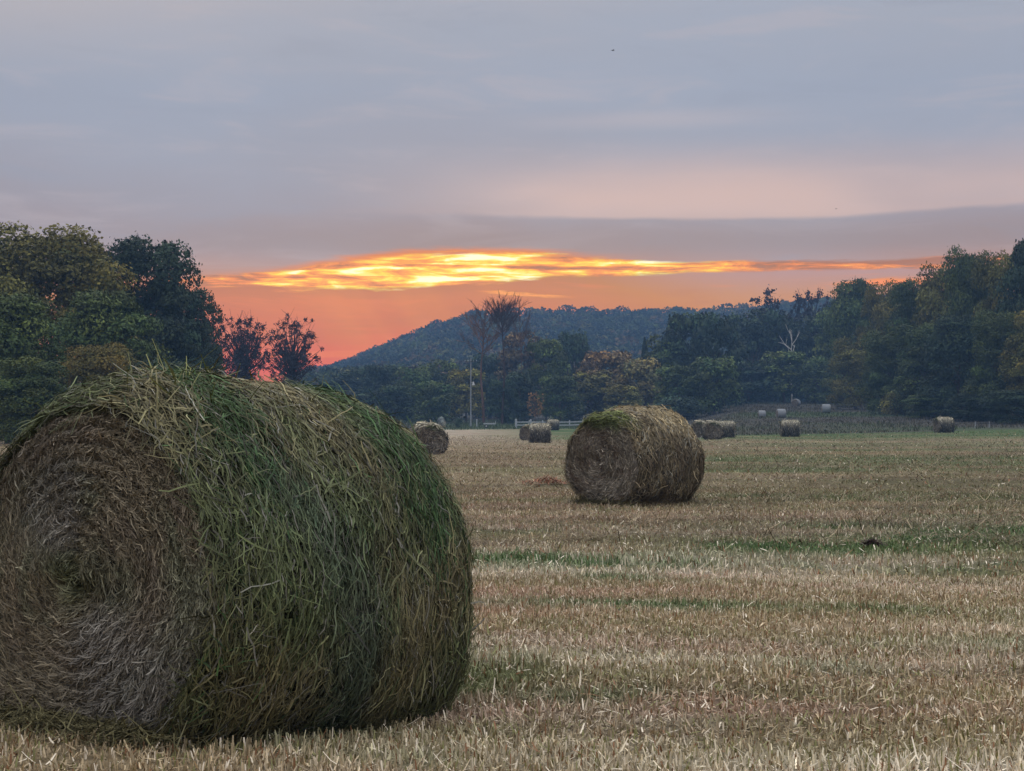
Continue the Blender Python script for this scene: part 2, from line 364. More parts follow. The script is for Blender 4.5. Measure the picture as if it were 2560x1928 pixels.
def bale_meshes(B, name, n_side, n_face, L_side, W_side, L_face, W_face, side_col, face_col, core_side, core_face, loft=.03, wild=.04, extra=()):
    r = rng
    # core barrel
    nx, nt_ = 40, 120
    X, TH = np.meshgrid(np.linspace(0, B.L, nx), np.linspace(0, 2*math.pi, nt_+1))
    V = B.side(X.ravel(), TH.ravel(), -.006)
    ii = (np.arange(nt_)[:, None]*nx+np.arange(nx-1)[None])
    Q = np.stack([ii, ii+1, ii+nx+1, ii+nx], -1).reshape(-1, 4)
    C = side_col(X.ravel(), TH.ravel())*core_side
    # straws on the barrel
    x = r.uniform(-.02, B.L+.02, n_side); th = r.uniform(0, 2*math.pi, n_side)
    hole = fbm(x*13+3, th*9+1)*.6+fbm(x*30+9, th*19+4)*.4
    kp = r.random(n_side) < np.clip((hole-.30)*5, .25, 1); x, th = x[kp], th[kp]; n_side = len(x)
    lay = r.random(n_side)
    f = lambda a, b: B.side(a, b)
    p, tx, tt = numgrad(f, x, th, .01, .01)
    nrm = np.cross(tx, tt); sgn = np.sign(np.sum(nrm*np.stack([0*x, np.cos(th), np.sin(th)], 1), 1)); nrm *= sgn[:, None]
    ang = r.normal(0, .40, n_side)+np.where(r.random(n_side) < .22, r.normal(0, 1.1, n_side), 0)
    T = rot_about(tt*np.where(r.random(n_side) < .5, 1, -1)[:, None], nrm, ang)
    L = L_side*np.where(r.random(n_side) < .35, .2+.3*r.random(n_side), .5+1.5*r.random(n_side)**2.2); W = W_side*(.45+1.3*r.random(n_side)**2.2)
    lift = r.normal(.02, .10, n_side)+np.where(r.random(n_side) < wild, r.uniform(.2, .8, n_side), 0)
    T = T+nrm*lift[:, None]; T /= np.linalg.norm(T, axis=1, keepdims=True)
    P = p + nrm*(loft*lay)[:, None] - T*(L*.5)[:, None]*.0
    bend = -L/B.R*.40 - lift*.30+r.normal(0, .06, n_side)
    Np = nrm - T*np.sum(nrm*T, 1)[:, None]; Np /= np.linalg.norm(Np, axis=1, keepdims=True)
    Np2 = rot_about(Np, T, r.normal(0, .5, n_side))
    Vs, Qs = ribbons(P, T, Np2, L, W, bend, 4, .4, curl=r.normal(0, .035, n_side), kink=.03)
    # gravity: loose ends under mid height hang
    c = side_col(x, th)*np.exp(r.normal(0, .38, n_side))[:, None]*(.50+.85*lay[:, None]**1.5)  # deeper straws tinted darker, painting in the shade between them
    k = r.random(n_side)
    c = np.where((k < .10)[:, None], c.mean(1, keepdims=True)*np.array([[1.16, 1.12, .90]])*1.35, c)
    V2 = np.concatenate([V, Vs]); Q2 = np.concatenate([Q, Qs+len(V)]); C2 = np.concatenate([C, np.repeat(c, 10, 0)])
    for ev, eq, ec in extra: Q2 = np.concatenate([Q2, eq+len(V2)]); V2 = np.concatenate([V2, ev]); C2 = np.concatenate([C2, ec])
    V2[:, 2] = np.maximum(V2[:, 2], .0)
    me_side = mesh_from(name+'_side', V2, Q2, C2, M_straw)
    me_side.materials.append(M_core)
    mi = np.zeros(len(Q2), np.int32); mi[:len(Q)] = 1; me_side.polygons.foreach_set('material_index', mi)
    # faces
    out = [me_side]
    for end in (0, 1):
        nn = n_face if end == 0 else n_face//3
        nr2, nt2 = 90, 110
        RR, TH = np.meshgrid(np.linspace(.0, 1, nr2), np.linspace(0, 2*math.pi, nt2+1))
        V = B.face(RR.ravel(), TH.ravel(), -.004, end)
        ii = (np.arange(nt2)[:, None]*nr2+np.arange(nr2-1)[None])
        Q = np.stack([ii, ii+1, ii+nr2+1, ii+nr2], -1).reshape(-1, 4)
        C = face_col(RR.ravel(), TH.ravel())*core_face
        rr = np.sqrt(r.random(nn))*1.0; th = r.uniform(0, 2*math.pi, nn)
        f = lambda a, b: B.face(a, b, 0, end)
        p, tr, tt = numgrad(f, np.clip(rr, .02, 1), th, -.004, .01)
        sx = -1 if end == 0 else 1
        nrm = np.cross(tr, tt); nrm *= np.sign(nrm[:, 0]*sx)[:, None]
        sp = .14
        T = rot_about(tt, nrm, r.normal(sp, .30, nn)+np.where(r.random(nn) < .14, r.normal(0, 1.1, nn), 0))
        L = L_face*(.35+1.6*r.random(nn)**2.4); W = W_face*(.5+.9*r.random(nn)**2)
        lift = np.abs(r.normal(0, .22, nn))+np.where(r.random(nn) < .05, .5, 0); T = T+nrm*lift[:, None]; T /= np.linalg.norm(T, axis=1, keepdims=True)
        lay = r.random(nn); P = p+nrm*(.018*lay-.004)[:, None]
        Np = nrm - T*np.sum(nrm*T, 1)[:, None]; Np /= np.linalg.norm(Np, axis=1, keepdims=True)
        Np2 = rot_about(Np, T, r.normal(0, .6, nn))
        Vs, Qs = ribbons(P, T, Np2, L, W, r.normal(-.15, .25, nn), 2, .4, curl=r.normal(0, .1, nn), kink=.05)
        c = face_col(rr, th)*np.exp(r.normal(0, .34, nn))[:, None]*(.7+.6*lay[:, None])  # shade among the lower straws put into their colour as well
        V2 = np.concatenate([V, Vs]); Q2 = np.concatenate([Q, Qs+len(V)]); C2 = np.concatenate([C, np.repeat(c, 6, 0)])
        V2[:, 2] = np.maximum(V2[:, 2], .0)
        me = mesh_from(name+'_end', V2, Q2, C2, M_straw); me.materials.append(M_core)
        mi = np.zeros(len(Q2), np.int32); mi[:len(Q)] = 1; me.polygons.foreach_set('material_index', mi)
        out.append(me)
    return out

def sm(x, a, b): t = np.clip((x-a)/(b-a), 0, 1); return t*t*(3-2*t)
def mixc(c, d, w): return c*(1-w[:, None])+np.array(d)[None]*w[:, None]
G_olive = np.array(lin(90, 98, 64)); G_green = np.array(lin(54, 84, 46)); G_teal = np.array(lin(72, 88, 72)); G_tan = np.array(lin(124, 114, 84)); G_brown = np.array(lin(88, 78, 56)); G_grey = np.array(lin(138, 134, 126)); G_rust = np.array(lin(92, 68, 50)); G_dark = np.array(lin(58, 52, 36))

# the big bale: th measured from local +Y towards +Z
def big_side(x, th):
    n = fbm(x*3+5, th*2.2+3); n2 = fbm(x*6+15, th*5+9)
    c = np.repeat(G_olive[None], len(x), 0)
    c = mixc(c, G_tan, np.clip((n-.42)*3.2, 0, .8))
    c = mixc(c, G_brown, np.clip((n2-.5)*3, 0, .6))
    up = sm(np.sin(th), .15, .7)
    g1 = np.exp(-((x-.36-.10*np.sin(th*2))/.11)**2)*up
    g2 = np.exp(-((x-1.22)/.16)**2)*sm(np.sin(th), -.1, .6)
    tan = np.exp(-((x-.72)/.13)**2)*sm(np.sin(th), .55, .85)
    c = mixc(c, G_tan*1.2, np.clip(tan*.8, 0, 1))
    gm = np.clip((g1+g2)*1.5*np.clip(n2*2.4-.55, 0, 1), 0, .85)
    c = mixc(c, G_green, np.where(rng.random(len(x)) < gm+.05, .85, gm*.35))
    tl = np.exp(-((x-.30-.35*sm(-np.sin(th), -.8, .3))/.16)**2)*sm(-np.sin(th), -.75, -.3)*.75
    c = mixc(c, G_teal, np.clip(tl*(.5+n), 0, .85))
    return c
def big_face(rr, th):
    n = fbm(rr*5+th*.3, th*1.3+3); n2 = fbm(rr*14+5, th*2+8)
    c = np.repeat(G_brown[None]*1.9, len(rr), 0)
    c = mixc(c, G_olive*1.2, np.clip((n-.45)*3, 0, .7))
    c = mixc(c, G_rust, np.clip((n2-.60)*4, 0, .35))
    # glancing light on the straw tinted in as a grey sweep: from lower side round through the middle to the upper side
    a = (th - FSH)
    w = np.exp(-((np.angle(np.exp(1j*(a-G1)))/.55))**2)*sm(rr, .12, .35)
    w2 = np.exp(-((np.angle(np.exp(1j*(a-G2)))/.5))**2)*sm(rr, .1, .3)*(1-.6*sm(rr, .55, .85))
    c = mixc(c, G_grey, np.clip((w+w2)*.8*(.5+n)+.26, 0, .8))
    c = mixc(c, G_olive, np.exp(-(rr/.17)**2)*.7)
    return c
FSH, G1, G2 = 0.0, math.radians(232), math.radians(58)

def place_bale(name, meshes, px, D, rz, label, cat, group, scale=1.0, parts=True, dy=0.0, sink=.02, axis_from_center=None):
    x, y = at(px, D)
    e = empty(name, (x, y+dy, gz(x, y+dy)-sink), label, cat, group, rz)
    e.scale = (scale,)*3
    for nm, me in zip(('rolled_side', 'spiral_end', 'spiral_end'), meshes):
        link(nm, me, e)
    return e

GRP = 'round hay bales left on the mown field'
# big one: local +X runs from its visible spiral end to its far end
big = Bale(.780, 1.56, 5, lump=.018, flat=.67, squash=.24, bulge=.085, wide=.12, inset=.09, ring=.015, nring=11)
def tuft(n, x0, th0, L, spread, col):
    x = x0+rng.normal(0, spread, n); th = th0+rng.normal(0, spread/.7, n)
    P = big.side(x, th, .01)
    T = np.stack([rng.normal(0, .8, n), rng.normal(0, .8, n), .10+np.abs(rng.normal(0, .4, n))], 1); T /= np.linalg.norm(T, axis=1, keepdims=True)
    N = np.repeat([[0, 0, -1.]], n, 0)+rng.normal(0, .3, (n, 3)); N -= T*np.sum(N*T, 1)[:, None]; N /= np.linalg.norm(N, axis=1, keepdims=True)
    v, q = ribbons(P, T, N, L*(.4+.9*rng.random(n)), .006*(.6+.8*rng.random(n)), .4*rng.random(n), 4, .3, curl=rng.normal(0, .08, n))
    return v, q, np.repeat(np.array(col)[None]*np.exp(rng.normal(0, .25, n))[:, None], 10, 0)
tufts = [tuft(90, .20, 1.9, .17, .07, lin(128, 130, 78)), tuft(200, .45, 1.65, .13, .16, lin(104, 112, 62)), tuft(160, .95, 1.5, .11, .25, lin(118, 110, 68))]
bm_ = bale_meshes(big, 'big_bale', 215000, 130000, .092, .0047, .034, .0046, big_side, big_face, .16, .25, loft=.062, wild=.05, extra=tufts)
AX = math.radians(55.2); BZ = .035
e = empty('hay_bale', (-1.719, 6.349, BZ), 'huge green and tan round hay bale filling the near field with its spiral end showing', 'hay bale', GRP, AX)
e.rotation_euler = (0, .079, AX)
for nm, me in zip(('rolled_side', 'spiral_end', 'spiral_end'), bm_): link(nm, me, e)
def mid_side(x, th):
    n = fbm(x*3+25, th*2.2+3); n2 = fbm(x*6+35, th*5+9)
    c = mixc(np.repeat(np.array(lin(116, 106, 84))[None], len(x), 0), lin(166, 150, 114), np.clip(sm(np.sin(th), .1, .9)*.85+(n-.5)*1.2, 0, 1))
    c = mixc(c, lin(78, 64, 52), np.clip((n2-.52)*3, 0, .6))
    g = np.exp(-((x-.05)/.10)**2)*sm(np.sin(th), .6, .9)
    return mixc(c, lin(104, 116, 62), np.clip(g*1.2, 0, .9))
def mid_face(rr, th):
    n = fbm(rr*6+th*.3+9, th*1.7+3); n2 = fbm(rr*9+5, th*2+18)
    c = mixc(np.repeat(np.array(lin(126, 118, 102))[None], len(rr), 0), lin(152, 144, 130), np.clip((n-.42)*3, 0, .8))
    c = mixc(c, lin(88, 66, 52), np.clip((n2-.54)*3.5, 0, .6))
    g = sm(rr, .72, .9)*sm(np.sin(th), .75, .95)
    c = mixc(c, lin(84, 96, 54), np.clip(g*.9, 0, .9))
    return c*(1-.0*rr[:, None])
mid = Bale(.75, 1.5, 11, lump=.03, flat=.7)
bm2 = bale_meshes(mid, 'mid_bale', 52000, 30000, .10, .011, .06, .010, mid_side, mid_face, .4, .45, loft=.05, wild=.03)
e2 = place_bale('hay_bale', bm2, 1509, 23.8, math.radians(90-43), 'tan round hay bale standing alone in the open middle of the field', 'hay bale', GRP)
# two simpler far versions (same shape, fewer and broader straws)
far = Bale(.75, 1.4, 21, lump=.03, flat=.72)
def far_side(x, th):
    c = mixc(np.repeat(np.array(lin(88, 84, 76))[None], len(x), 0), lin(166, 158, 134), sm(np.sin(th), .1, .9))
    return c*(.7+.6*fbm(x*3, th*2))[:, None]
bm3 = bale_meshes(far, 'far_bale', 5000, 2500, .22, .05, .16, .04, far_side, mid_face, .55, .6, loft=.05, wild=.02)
FB = [  # px of centre, D, rz of axis (deg, +X end away), scale, label
 (1066, 70.0, 112, .98, 'dark brown hay bale half hidden behind the huge bale'),
 (1349, 118., 2, 1.0, 'grey hay bale overlapping a darker one near the white fence'),
 (1324, 134., 70, .9, 'small dark hay bale peeking out behind the grey one near the white fence'),
 (1382, 215., 10, 1.0, 'pale grey hay bale just in front of the white fence'),
 (1781, 128., 88, 1.04, 'reddish brown hay bale with its round end showing beyond the lone tan bale'),
 (1750, 142., 80, 1.05, 'brown hay bale mostly hidden behind the lone tan bale'),
 (1814, 136., -10, .98, 'straw topped hay bale side on behind the reddish brown one'),
 (1975, 138., -4, 1.0, 'yellowish hay bale side on at the field edge below the white bales'),
 (2360, 149., 12, 1.0, 'dark olive hay bale alone at the field edge under the tall green trees'),
]
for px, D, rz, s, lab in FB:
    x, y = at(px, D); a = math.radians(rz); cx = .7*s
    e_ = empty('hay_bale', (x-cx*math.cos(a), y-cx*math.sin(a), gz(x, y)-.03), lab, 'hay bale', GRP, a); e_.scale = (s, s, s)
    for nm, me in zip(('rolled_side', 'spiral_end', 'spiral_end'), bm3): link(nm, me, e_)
# pale wrapped bales on the slope: net wrap over the barrel, hay ends
M_wrap = mat_tint('bale_wrap', rough=.5, noise_scale=6, noise_amt=.12, spec=.4)
def wrap_bale():
    B = Bale(.72, 1.25, 33, lump=.012, flat=.75)
    out = []
    X, TH = np.meshgrid(np.linspace(0, B.L, 24), np.linspace(0, 2*math.pi, 61)); V = B.side(X.ravel(), TH.ravel())
    ii = (np.arange(60)[:, None]*24+np.arange(23)[None]); Q = np.stack([ii, ii+1, ii+25, ii+24], -1).reshape(-1, 4)
    out.append(mesh_from('wrap', V, Q, np.repeat([lin(130, 134, 136)], len(V), 0), M_wrap, smooth=True))
    for end in (0, 1):
        RR, TH = np.meshgrid(np.linspace(0, 1, 12), np.linspace(0, 2*math.pi, 61)); V = B.face(RR.ravel(), TH.ravel(), 0, end)
        ii = (np.arange(60)[:, None]*12+np.arange(11)[None]); Q = np.stack([ii, ii+1, ii+13, ii+12], -1).reshape(-1, 4)
        out.append(mesh_from('wrapped_end', V, Q, np.repeat([lin(120, 112, 100)], len(V), 0), M_core, smooth=True))
    return out
wb = wrap_bale()
WB = [(1990, 290., 62, 1.0, 'white wrapped bale highest on the slope against the dark trees'),
      (2065, 240., -6, 1.0, 'white wrapped bale on the green part of the slope'),
      (1953, 212., 8, .9, 'white wrapped bale just behind the yellowish hay bale'),
      (1907, 214., 0, .75, 'low white wrapped bale among the purple grey weeds')]
for px, D, rz, s, lab in WB:
    x, y = at(px, D); a = math.radians(rz)
    e_ = empty('wrapped_bale', (x-.6*math.cos(a), y-.6*math.sin(a), gz(x, y)-.05), lab, 'hay bale', 'white wrapped bales on the slope', a); e_.scale = (s, s, s)
    for nm, me in zip(('wrap', 'hay_end', 'hay_end'), wb): link(nm, me, e_)
# small heaps of raked hay
def heap(px, D, w, col, label):
    x0, y0 = at(px, D); k = 420
    x = rng.normal(0, w*.4, k); y = rng.normal(0, w*.22, k); z = .03+(.05+.14*w)*np.exp(-(x/(w*.5))**2-(y/(w*.3))**2)*rng.random(k)
    a = rng.uniform(0, 6.28, k); T = np.stack([np.cos(a), np.sin(a), rng.normal(.15, .3, k)], 1); T /= np.linalg.norm(T, axis=1, keepdims=True)
    v, q = ribbons(np.stack([x, y, z], 1), T, np.repeat([[0, 0, -1.]], k, 0), (.04+.12*w)*(.5+rng.random(k)), np.full(k, .008+.012*w), .3*rng.random(k), 3)
    c = np.repeat(np.array(col)[None]*np.exp(rng.normal(0, .3, k))[:, None], 8, 0)
    tag(link('hay_heap', mesh_from('hay_heap', v, q, c, M_straw), None, (x0, y0, gz(x0, y0))), label, 'hay heap', 'small heaps of raked hay')
heap(1368, 32, .7, lin(150, 92, 66), 'rust brown heap of raked hay beside the lone tan bale')
heap(2178, 16.1, .13, lin(74, 52, 44), 'dark little heap of hay in the green strip of stubble')

# ------------------------------------------------------------------ trees
M_bark = mat_tint('bark', objcol=True, rough=.9, noise_scale=8, noise_amt=.3)
M_leaf = mat_tint('leaves', objcol=True, rough=.7, spec=.3)
def tubes(segs, sides=5):
    VV, QQ, off = [], [], 0
    for a, b, ra, rb in segs:
        a = np.array(a, float); b = np.array(b, float); d = b-a; d /= np.linalg.norm(d)+1e-9
        u = np.cross(d, [0, 0, 1.] if abs(d[2]) < .9 else [1., 0, 0]); u /= np.linalg.norm(u); w = np.cross(d, u)
        t = np.linspace(0, 2*math.pi, sides, endpoint=False)
        ring = np.cos(t)[:, None]*u+np.sin(t)[:, None]*w
        VV += [a+ring*ra, b+ring*rb]
        i = np.arange(sides); j = (i+1) % sides
        QQ.append(np.stack([i, j, j+sides, i+sides], 1)+off); off += 2*sides
    return np.concatenate(VV), np.concatenate(QQ)
def branch_segs(r, h, spread, depth, trunk_r, first=.3, lean=.0, nkids=3, up=.55, steps=4):
    """returns segments and twig tips of a branching skeleton"""
    segs, tips = [], []
    def grow(p, d, L, rad, lev):
        n = steps if lev else steps+2
        for k in range(n):
            nd = d+r.normal(0, .10+.05*lev, 3); nd[2] += .04*lev; nd /= np.linalg.norm(nd)
            q = p+nd*L/n; r2 = rad*(1-.55*(k+1)/n) if lev else rad*(1-.6*(k+1)/n)
            segs.append((p, q, rad*(1-.55*k/n), r2)); 
            if lev < depth and ((k+1)/n > (first if lev == 0 else .25)):
                for _ in range(nkids if lev else nkids+1):
                    a = r.uniform(0, 6.28); out = np.array([math.cos(a), math.sin(a), up*r.uniform(.4, 1.6)])
                    out = out*spread+nd*.55; out /= np.linalg.norm(out)
                    grow(q, out, L*r.uniform(.34, .56)*(1-.35*(k/n) if lev == 0 else 1), r2*.55, lev+1)
            p, d, = q, nd
        tips.append((p, lev))
    grow(np.zeros(3), np.array([lean, 0, 1.]), h, trunk_r, 0)
    return segs, tips
def leaf_cards(P, size, r, nrm=None, flat=.6):
    n = len(P)
    N = r.normal(0, 1, (n, 3)); 
    if nrm is not None: N = N*flat+nrm
    N /= np.linalg.norm(N, axis=1, keepdims=True)+1e-9
    A = np.cross(N, r.normal(0, 1, (n, 3))); A /= np.linalg.norm(A, axis=1, keepdims=True)+1e-9
    B = np.cross(N, A); s = (size*(.5+r.random(n)))[:, None]
    V = np.stack([P-A*s*.6, P+B*s*.36+N*s*.1, P+A*s*.6, P-B*s*.36-N*s*.08], 1).reshape(-1, 3)
    Q = np.arange(4*n).reshape(-1, 4)
    return V, Q
def crown_tree(seed, h, w, nlobe, nleaf, leaf, base=.05, shape=1.0, lobe_r=.16, hue=.25):
    """dense crown: leaf cards on many overlapping lobes"""
    r = np.random.default_rng(seed)
    t = r.random(nlobe); zc = base*h+(h*(1-base))*(t**.9)*.92
    prof = np.sqrt(np.clip(1-((zc/h-.42)/.60)**2, .04, 1))
    a = r.uniform(0, 6.28, nlobe); rad = w*.5*prof*np.sqrt(r.uniform(.15, 1, nlobe))*.82
    c = np.stack([rad*np.cos(a), rad*np.sin(a), zc], 1)
    lr = w*lobe_r*r.uniform(.6, 1.35, nlobe)
    li = r.integers(0, nlobe, nleaf)
    d = r.normal(0, 1, (nleaf, 3)); d /= np.linalg.norm(d, axis=1, keepdims=True)
    d[:, 2] = np.where(d[:, 2] < -.35, -d[:, 2], d[:, 2])
    rr = lr[li]*(.82+.26*r.random(nleaf)**2)
    # sub-lumps on every lobe
    rr *= 1+.16*np.sin(d[:, 0]*7+li)*np.sin(d[:, 1]*8+li*2)*np.sin(d[:, 2]*7+li*3)*2
    P = c[li]+d*rr[:, None]*np.array([[1, 1, .85]])
    P[:, 2] = np.maximum(P[:, 2], .15+r.random(nleaf)*.5)
    V, Q = leaf_cards(P, leaf, r, d, .5)
    lc = np.exp(r.normal(0, .32, nlobe)); hu = r.normal(0, hue, nlobe)
    col = np.stack([1+.5*hu, 1+.15*hu, 1-.3*hu], 1)*lc[:, None]
    hgt = (P[:, 2]/h)
    C = col[li]*np.exp(r.normal(0, .18, nleaf))[:, None]
    segs, tips = branch_segs(r, h*.52, .8, 2, h*.022, first=.25, nkids=2)
    tv, tq = tubes(segs, 5)
    return (mesh_from('trunk', tv, tq, np.ones((len(tv), 3)), M_bark), mesh_from('crown', V, Q, np.repeat(C, 4, 0), M_leaf))
def limbs(pts_, rad):
    return [(pts_[k], pts_[k+1], rad*(1-.8*k/(len(pts_)-1)), rad*(1-.8*(k+1)/(len(pts_)-1))) for k in range(len(pts_)-1)]
def lacy_tree(seed, h, w, ncl, nper, leaf, clr=.62, zc=.62, rz=.38, trunk=.02):
    """open crown: separate leaf clusters at the ends of limbs, with sky between them"""
    r = np.random.default_rng(seed)
    d = r.normal(0, 1, (ncl, 3)); d /= (np.abs(d)**3.2).sum(1, keepdims=True)**(1/3.2)
    rr = r.uniform(.15, 1, ncl)**.5*(.85+.2*r.random(ncl))
    c = d*rr[:, None]*np.array([[w*.46, w*.46, h*rz]])+np.array([[0, 0, h*zc]])
    c[:, 2] = np.maximum(c[:, 2], h*.12)
    fork = np.array([0, 0, h*.28]); segs = limbs([np.zeros(3), np.array([.1, .1, h*.14]), fork, np.array([.3, 0, h*.5]), np.array([.1, .2, h*.72])], h*trunk)
    for q in c:
        a = fork+(np.array([.1, .2, h*.72])-fork)*np.clip((q[2]-h*.3)/(h*.8), 0, 1)
        m = a*.5+q*.5+r.normal(0, .25, 3)+np.array([0, 0, -.25]); segs += limbs([a, m, q], h*trunk*.28)
        for _ in range(3): segs.append((q, q+r.normal(0, .6, 3)+np.array([0, 0, .2]), .03, .012))
    tv, tq = tubes(segs, 4)
    li = np.repeat(np.arange(ncl), nper); lr = clr*r.uniform(.6, 1.5, ncl)
    P = c[li]+r.normal(0, .52, (len(li), 3))*lr[li][:, None]*np.array([[1, 1, .75]])
    V, Q = leaf_cards(P, leaf, r)
    lc = np.exp(r.normal(0, .25, ncl))[li]*np.exp(r.normal(0, .2, len(li)))
    return (mesh_from('trunk', tv, tq, np.ones((len(tv), 3)), M_bark), mesh_from('crown', V, Q, np.repeat(np.repeat(lc[:, None], 3, 1), 4, 0), M_leaf))
def bare_tree(seed, h, w, n1=11, n2=6, n3=5, lo=.62, thick=1.0, trunk=.011):
    r = np.random.default_rng(seed)
    tp = [np.array([.25*math.sin(k*1.3), .2*math.cos(k), h*.9*k/7]) for k in range(8)]
    segs = limbs(tp, h*trunk); tw = []
    def up(d, k): d = d+np.array([0, 0, k]); return d/np.linalg.norm(d)
    for i in range(n1):
        f = lo+(.98-lo)*i/n1; k = f*7; a = tp[int(k)]+(tp[min(7, int(k)+1)]-tp[int(k)])*(k-int(k))
        an = i*2.4+r.normal(0, .4); d = up(np.array([math.cos(an), math.sin(an), 0]), .55+.6*r.random()+1.0*(f-lo))
        L1 = w*.5*r.uniform(.75, 1.15)*(1.15-.5*(f-lo)/(1-lo)); p1 = a+d*L1*.5+r.normal(0, .12, 3); d2 = up(d, .35); p2 = p1+d2*L1*.55
        segs += limbs([a, p1, p2], .085*thick)
        for j in range(n2):
            t = r.uniform(.25, 1); b = a+(p1-a)*min(1, t*2) if t < .5 else p1+(p2-p1)*(t*2-1)
            e_ = up(d+r.normal(0, .55, 3), .45); q1 = b+e_*L1*r.uniform(.22, .42); q2 = q1+up(e_+r.normal(0, .3, 3), .2)*L1*.2
            segs += limbs([b, q1, q2], .04*thick)
            for _ in range(n3):
                c0 = b+(q1-b)*r.uniform(.3, 1); tw += limbs([c0, c0+up(e_+r.normal(0, .6, 3), .3)*L1*r.uniform(.1, .22)], .022*thick)
    tv, tq = tubes(segs, 4); v, q = tubes(tw or segs[-3:], 3)
    return (mesh_from('trunk', tv, tq, np.ones((len(tv), 3)), M_bark), mesh_from('twigs', v, q, np.ones((len(v), 3)), M_bark))
def cedar(seed, h, w, nleaf, leaf):
    r = np.random.default_rng(seed)
    z = r.random(nleaf)**1.0*h; rad = w*.5*(1-z/h)**.8*np.sqrt(r.random(nleaf)*.5+.5)*(1+.15*np.sin(z*3.1)); a = r.uniform(0, 6.28, nleaf)
    rad *= 1+.2*np.sin(a*5+z)
    P = np.stack([rad*np.cos(a), rad*np.sin(a), z+.2], 1)
    V, Q = leaf_cards(P, leaf, r)
    C = np.exp(r.normal(0, .25, nleaf))[:, None]*np.ones((1, 3))
    tv, tq = tubes([((0, 0, 0), (0, 0, h*.95), h*.02, .03)], 6)
    return (mesh_from('trunk', tv, tq, np.ones((len(tv), 3)), M_bark), mesh_from('crown', V, Q, np.repeat(C, 4, 0), M_leaf))
PR = {
 'big': (crown_tree(1, 16, 13, 95, 64000, .23, lobe_r=.135), 16, 13), 'big2': (crown_tree(2, 17, 11, 70, 42000, .25, lobe_r=.16), 17, 11),
 'big3': (crown_tree(9, 15, 12, 75, 34000, .26, lobe_r=.14), 15, 12),
 'mid': (crown_tree(3, 15, 11, 45, 9000, .5, lobe_r=.17), 15, 11), 'mid2': (crown_tree(4, 15, 12, 55, 9000, .5, lobe_r=.15), 15, 12), 'mid3': (crown_tree(5, 14, 13, 38, 8000, .55, lobe_r=.19), 14, 13),
 'bush': (crown_tree(6, 5, 6, 22, 4500, .26, base=.02, lobe_r=.22), 5, 6),
 'lacy': (lacy_tree(7, 15, 11, 110, 30, .34, clr=.5), 15, 11), 'lacy2': (lacy_tree(8, 15, 11, 90, 30, .34, clr=.5), 15, 11),
 'sil': (lacy_tree(17, 15, 9, 235, 26, .21, clr=.36, zc=.66, rz=.30), 15, 9), 'sil2': (lacy_tree(18, 15, 9.5, 215, 26, .21, clr=.36, zc=.66, rz=.31), 15, 9.5),
 'bare': (bare_tree(10, 24, 9, 34, 9, 8, lo=.76, thick=.8), 24, 9), 'bare2': (bare_tree(12, 22, 10, 16, 7, 7, lo=.62, thick=1.1), 22, 10),
 'snag': (bare_tree(15, 20, 8, 6, 2, 1, lo=.6, thick=1.9, trunk=.013), 20, 8),
 'cedar': (cedar(13, 12, 6, 5000, .4), 12, 6)}
C_OLIVE = lin(104, 102, 46); C_GREEN = lin(74, 88, 42); C_DARK = lin(48, 64, 42); C_YEL = lin(118, 108, 62); C_ORG = lin(112, 94, 62); C_BRN = lin(100, 82, 52); C_PURP = lin(50, 48, 56); C_BARK = lin(92, 76, 62); C_PALE = lin(190, 186, 178)
trng = np.random.default_rng(77)
def tree(kind, px, top, wpx, D, col, label, cat='tree', group=None, bark=C_BARK, name=None, base=None):
    (ms, h, w) = PR[kind]
    x, y = at(px, D); z0 = gz(x, y)-.1
    hh = yz(D, top)-z0; ww = wpx*D/F
    e = empty(name or {'bush': 'shrub', 'cedar': 'cedar_tree', 'bare': 'bare_tree', 'bare2': 'bare_tree', 'snag': 'dead_tree'}.get(kind, 'leafy_tree'), (x, y, z0), label, cat, group, trng.uniform(0, 6.28))
    e.scale = (ww/w, ww/w, hh/h)
    for nm, me, c in zip(('trunk', 'crown'), ms, (bark, bark if kind in ('bare', 'bare2', 'snag') else col)):
        o = link(nm, me, e); o.color = (*c, 1)
    return e
GL, GC, GR, GS = 'trees of the grove behind the huge bale', 'hazy trees along the foot of the hill', 'tall trees rising beyond the field corner', 'shrubs along the tree line'
# grove on one side
tree('big', 110, 566, 470, 128, C_OLIVE, 'big olive green tree with a rounded brownish top, biggest of the near grove', group=GL)
tree('big3', -110, 620, 380, 122, C_OLIVE, 'olive tree cut by the picture edge beside the big rounded tree', group=GL)
tree('big3', 20, 735, 300, 108, C_GREEN, 'lower bushy green tree in front of the grove at the picture edge', group=GL)
tree('big2', 365, 580, 290, 150, C_DARK, 'tall dark green tree with a pointed top beside the big rounded tree', group=GL)
tree('big2', 455, 705, 210, 156, C_DARK, 'dark tree stepping down from the pointed dark tree', group=GL)
tree('lacy', 512, 765, 120, 172, C_PURP, 'thin leggy tree on the outer edge of the dark grove', group=GL, bark=C_PURP)
tree('big3', 500, 860, 170, 150, C_DARK, 'short dark tree at the foot of the grove edge', group=GL)
tree('big3', 275, 730, 280, 119, C_GREEN, 'mid green tree between the rounded tree and the pointed dark one', group=GL)
tree('big', 240, 862, 210, 104, lin(112, 104, 52), 'yellow green shrub just above the huge bale', 'shrub', GS, name='shrub')
tree('big2', 70, 890, 230, 98, C_GREEN, 'low green shrub at the foot of the grove', 'shrub', GS, name='shrub')
tree('big', 420, 905, 260, 112, C_DARK, 'dark shrub below the pointed dark tree', 'shrub', GS, name='shrub')
tree('sil', 607, 775, 140, 205, C_PURP, 'open dark tree against the orange sky, the one nearer the grove', group='pair of trees against the sunset', bark=C_PURP)
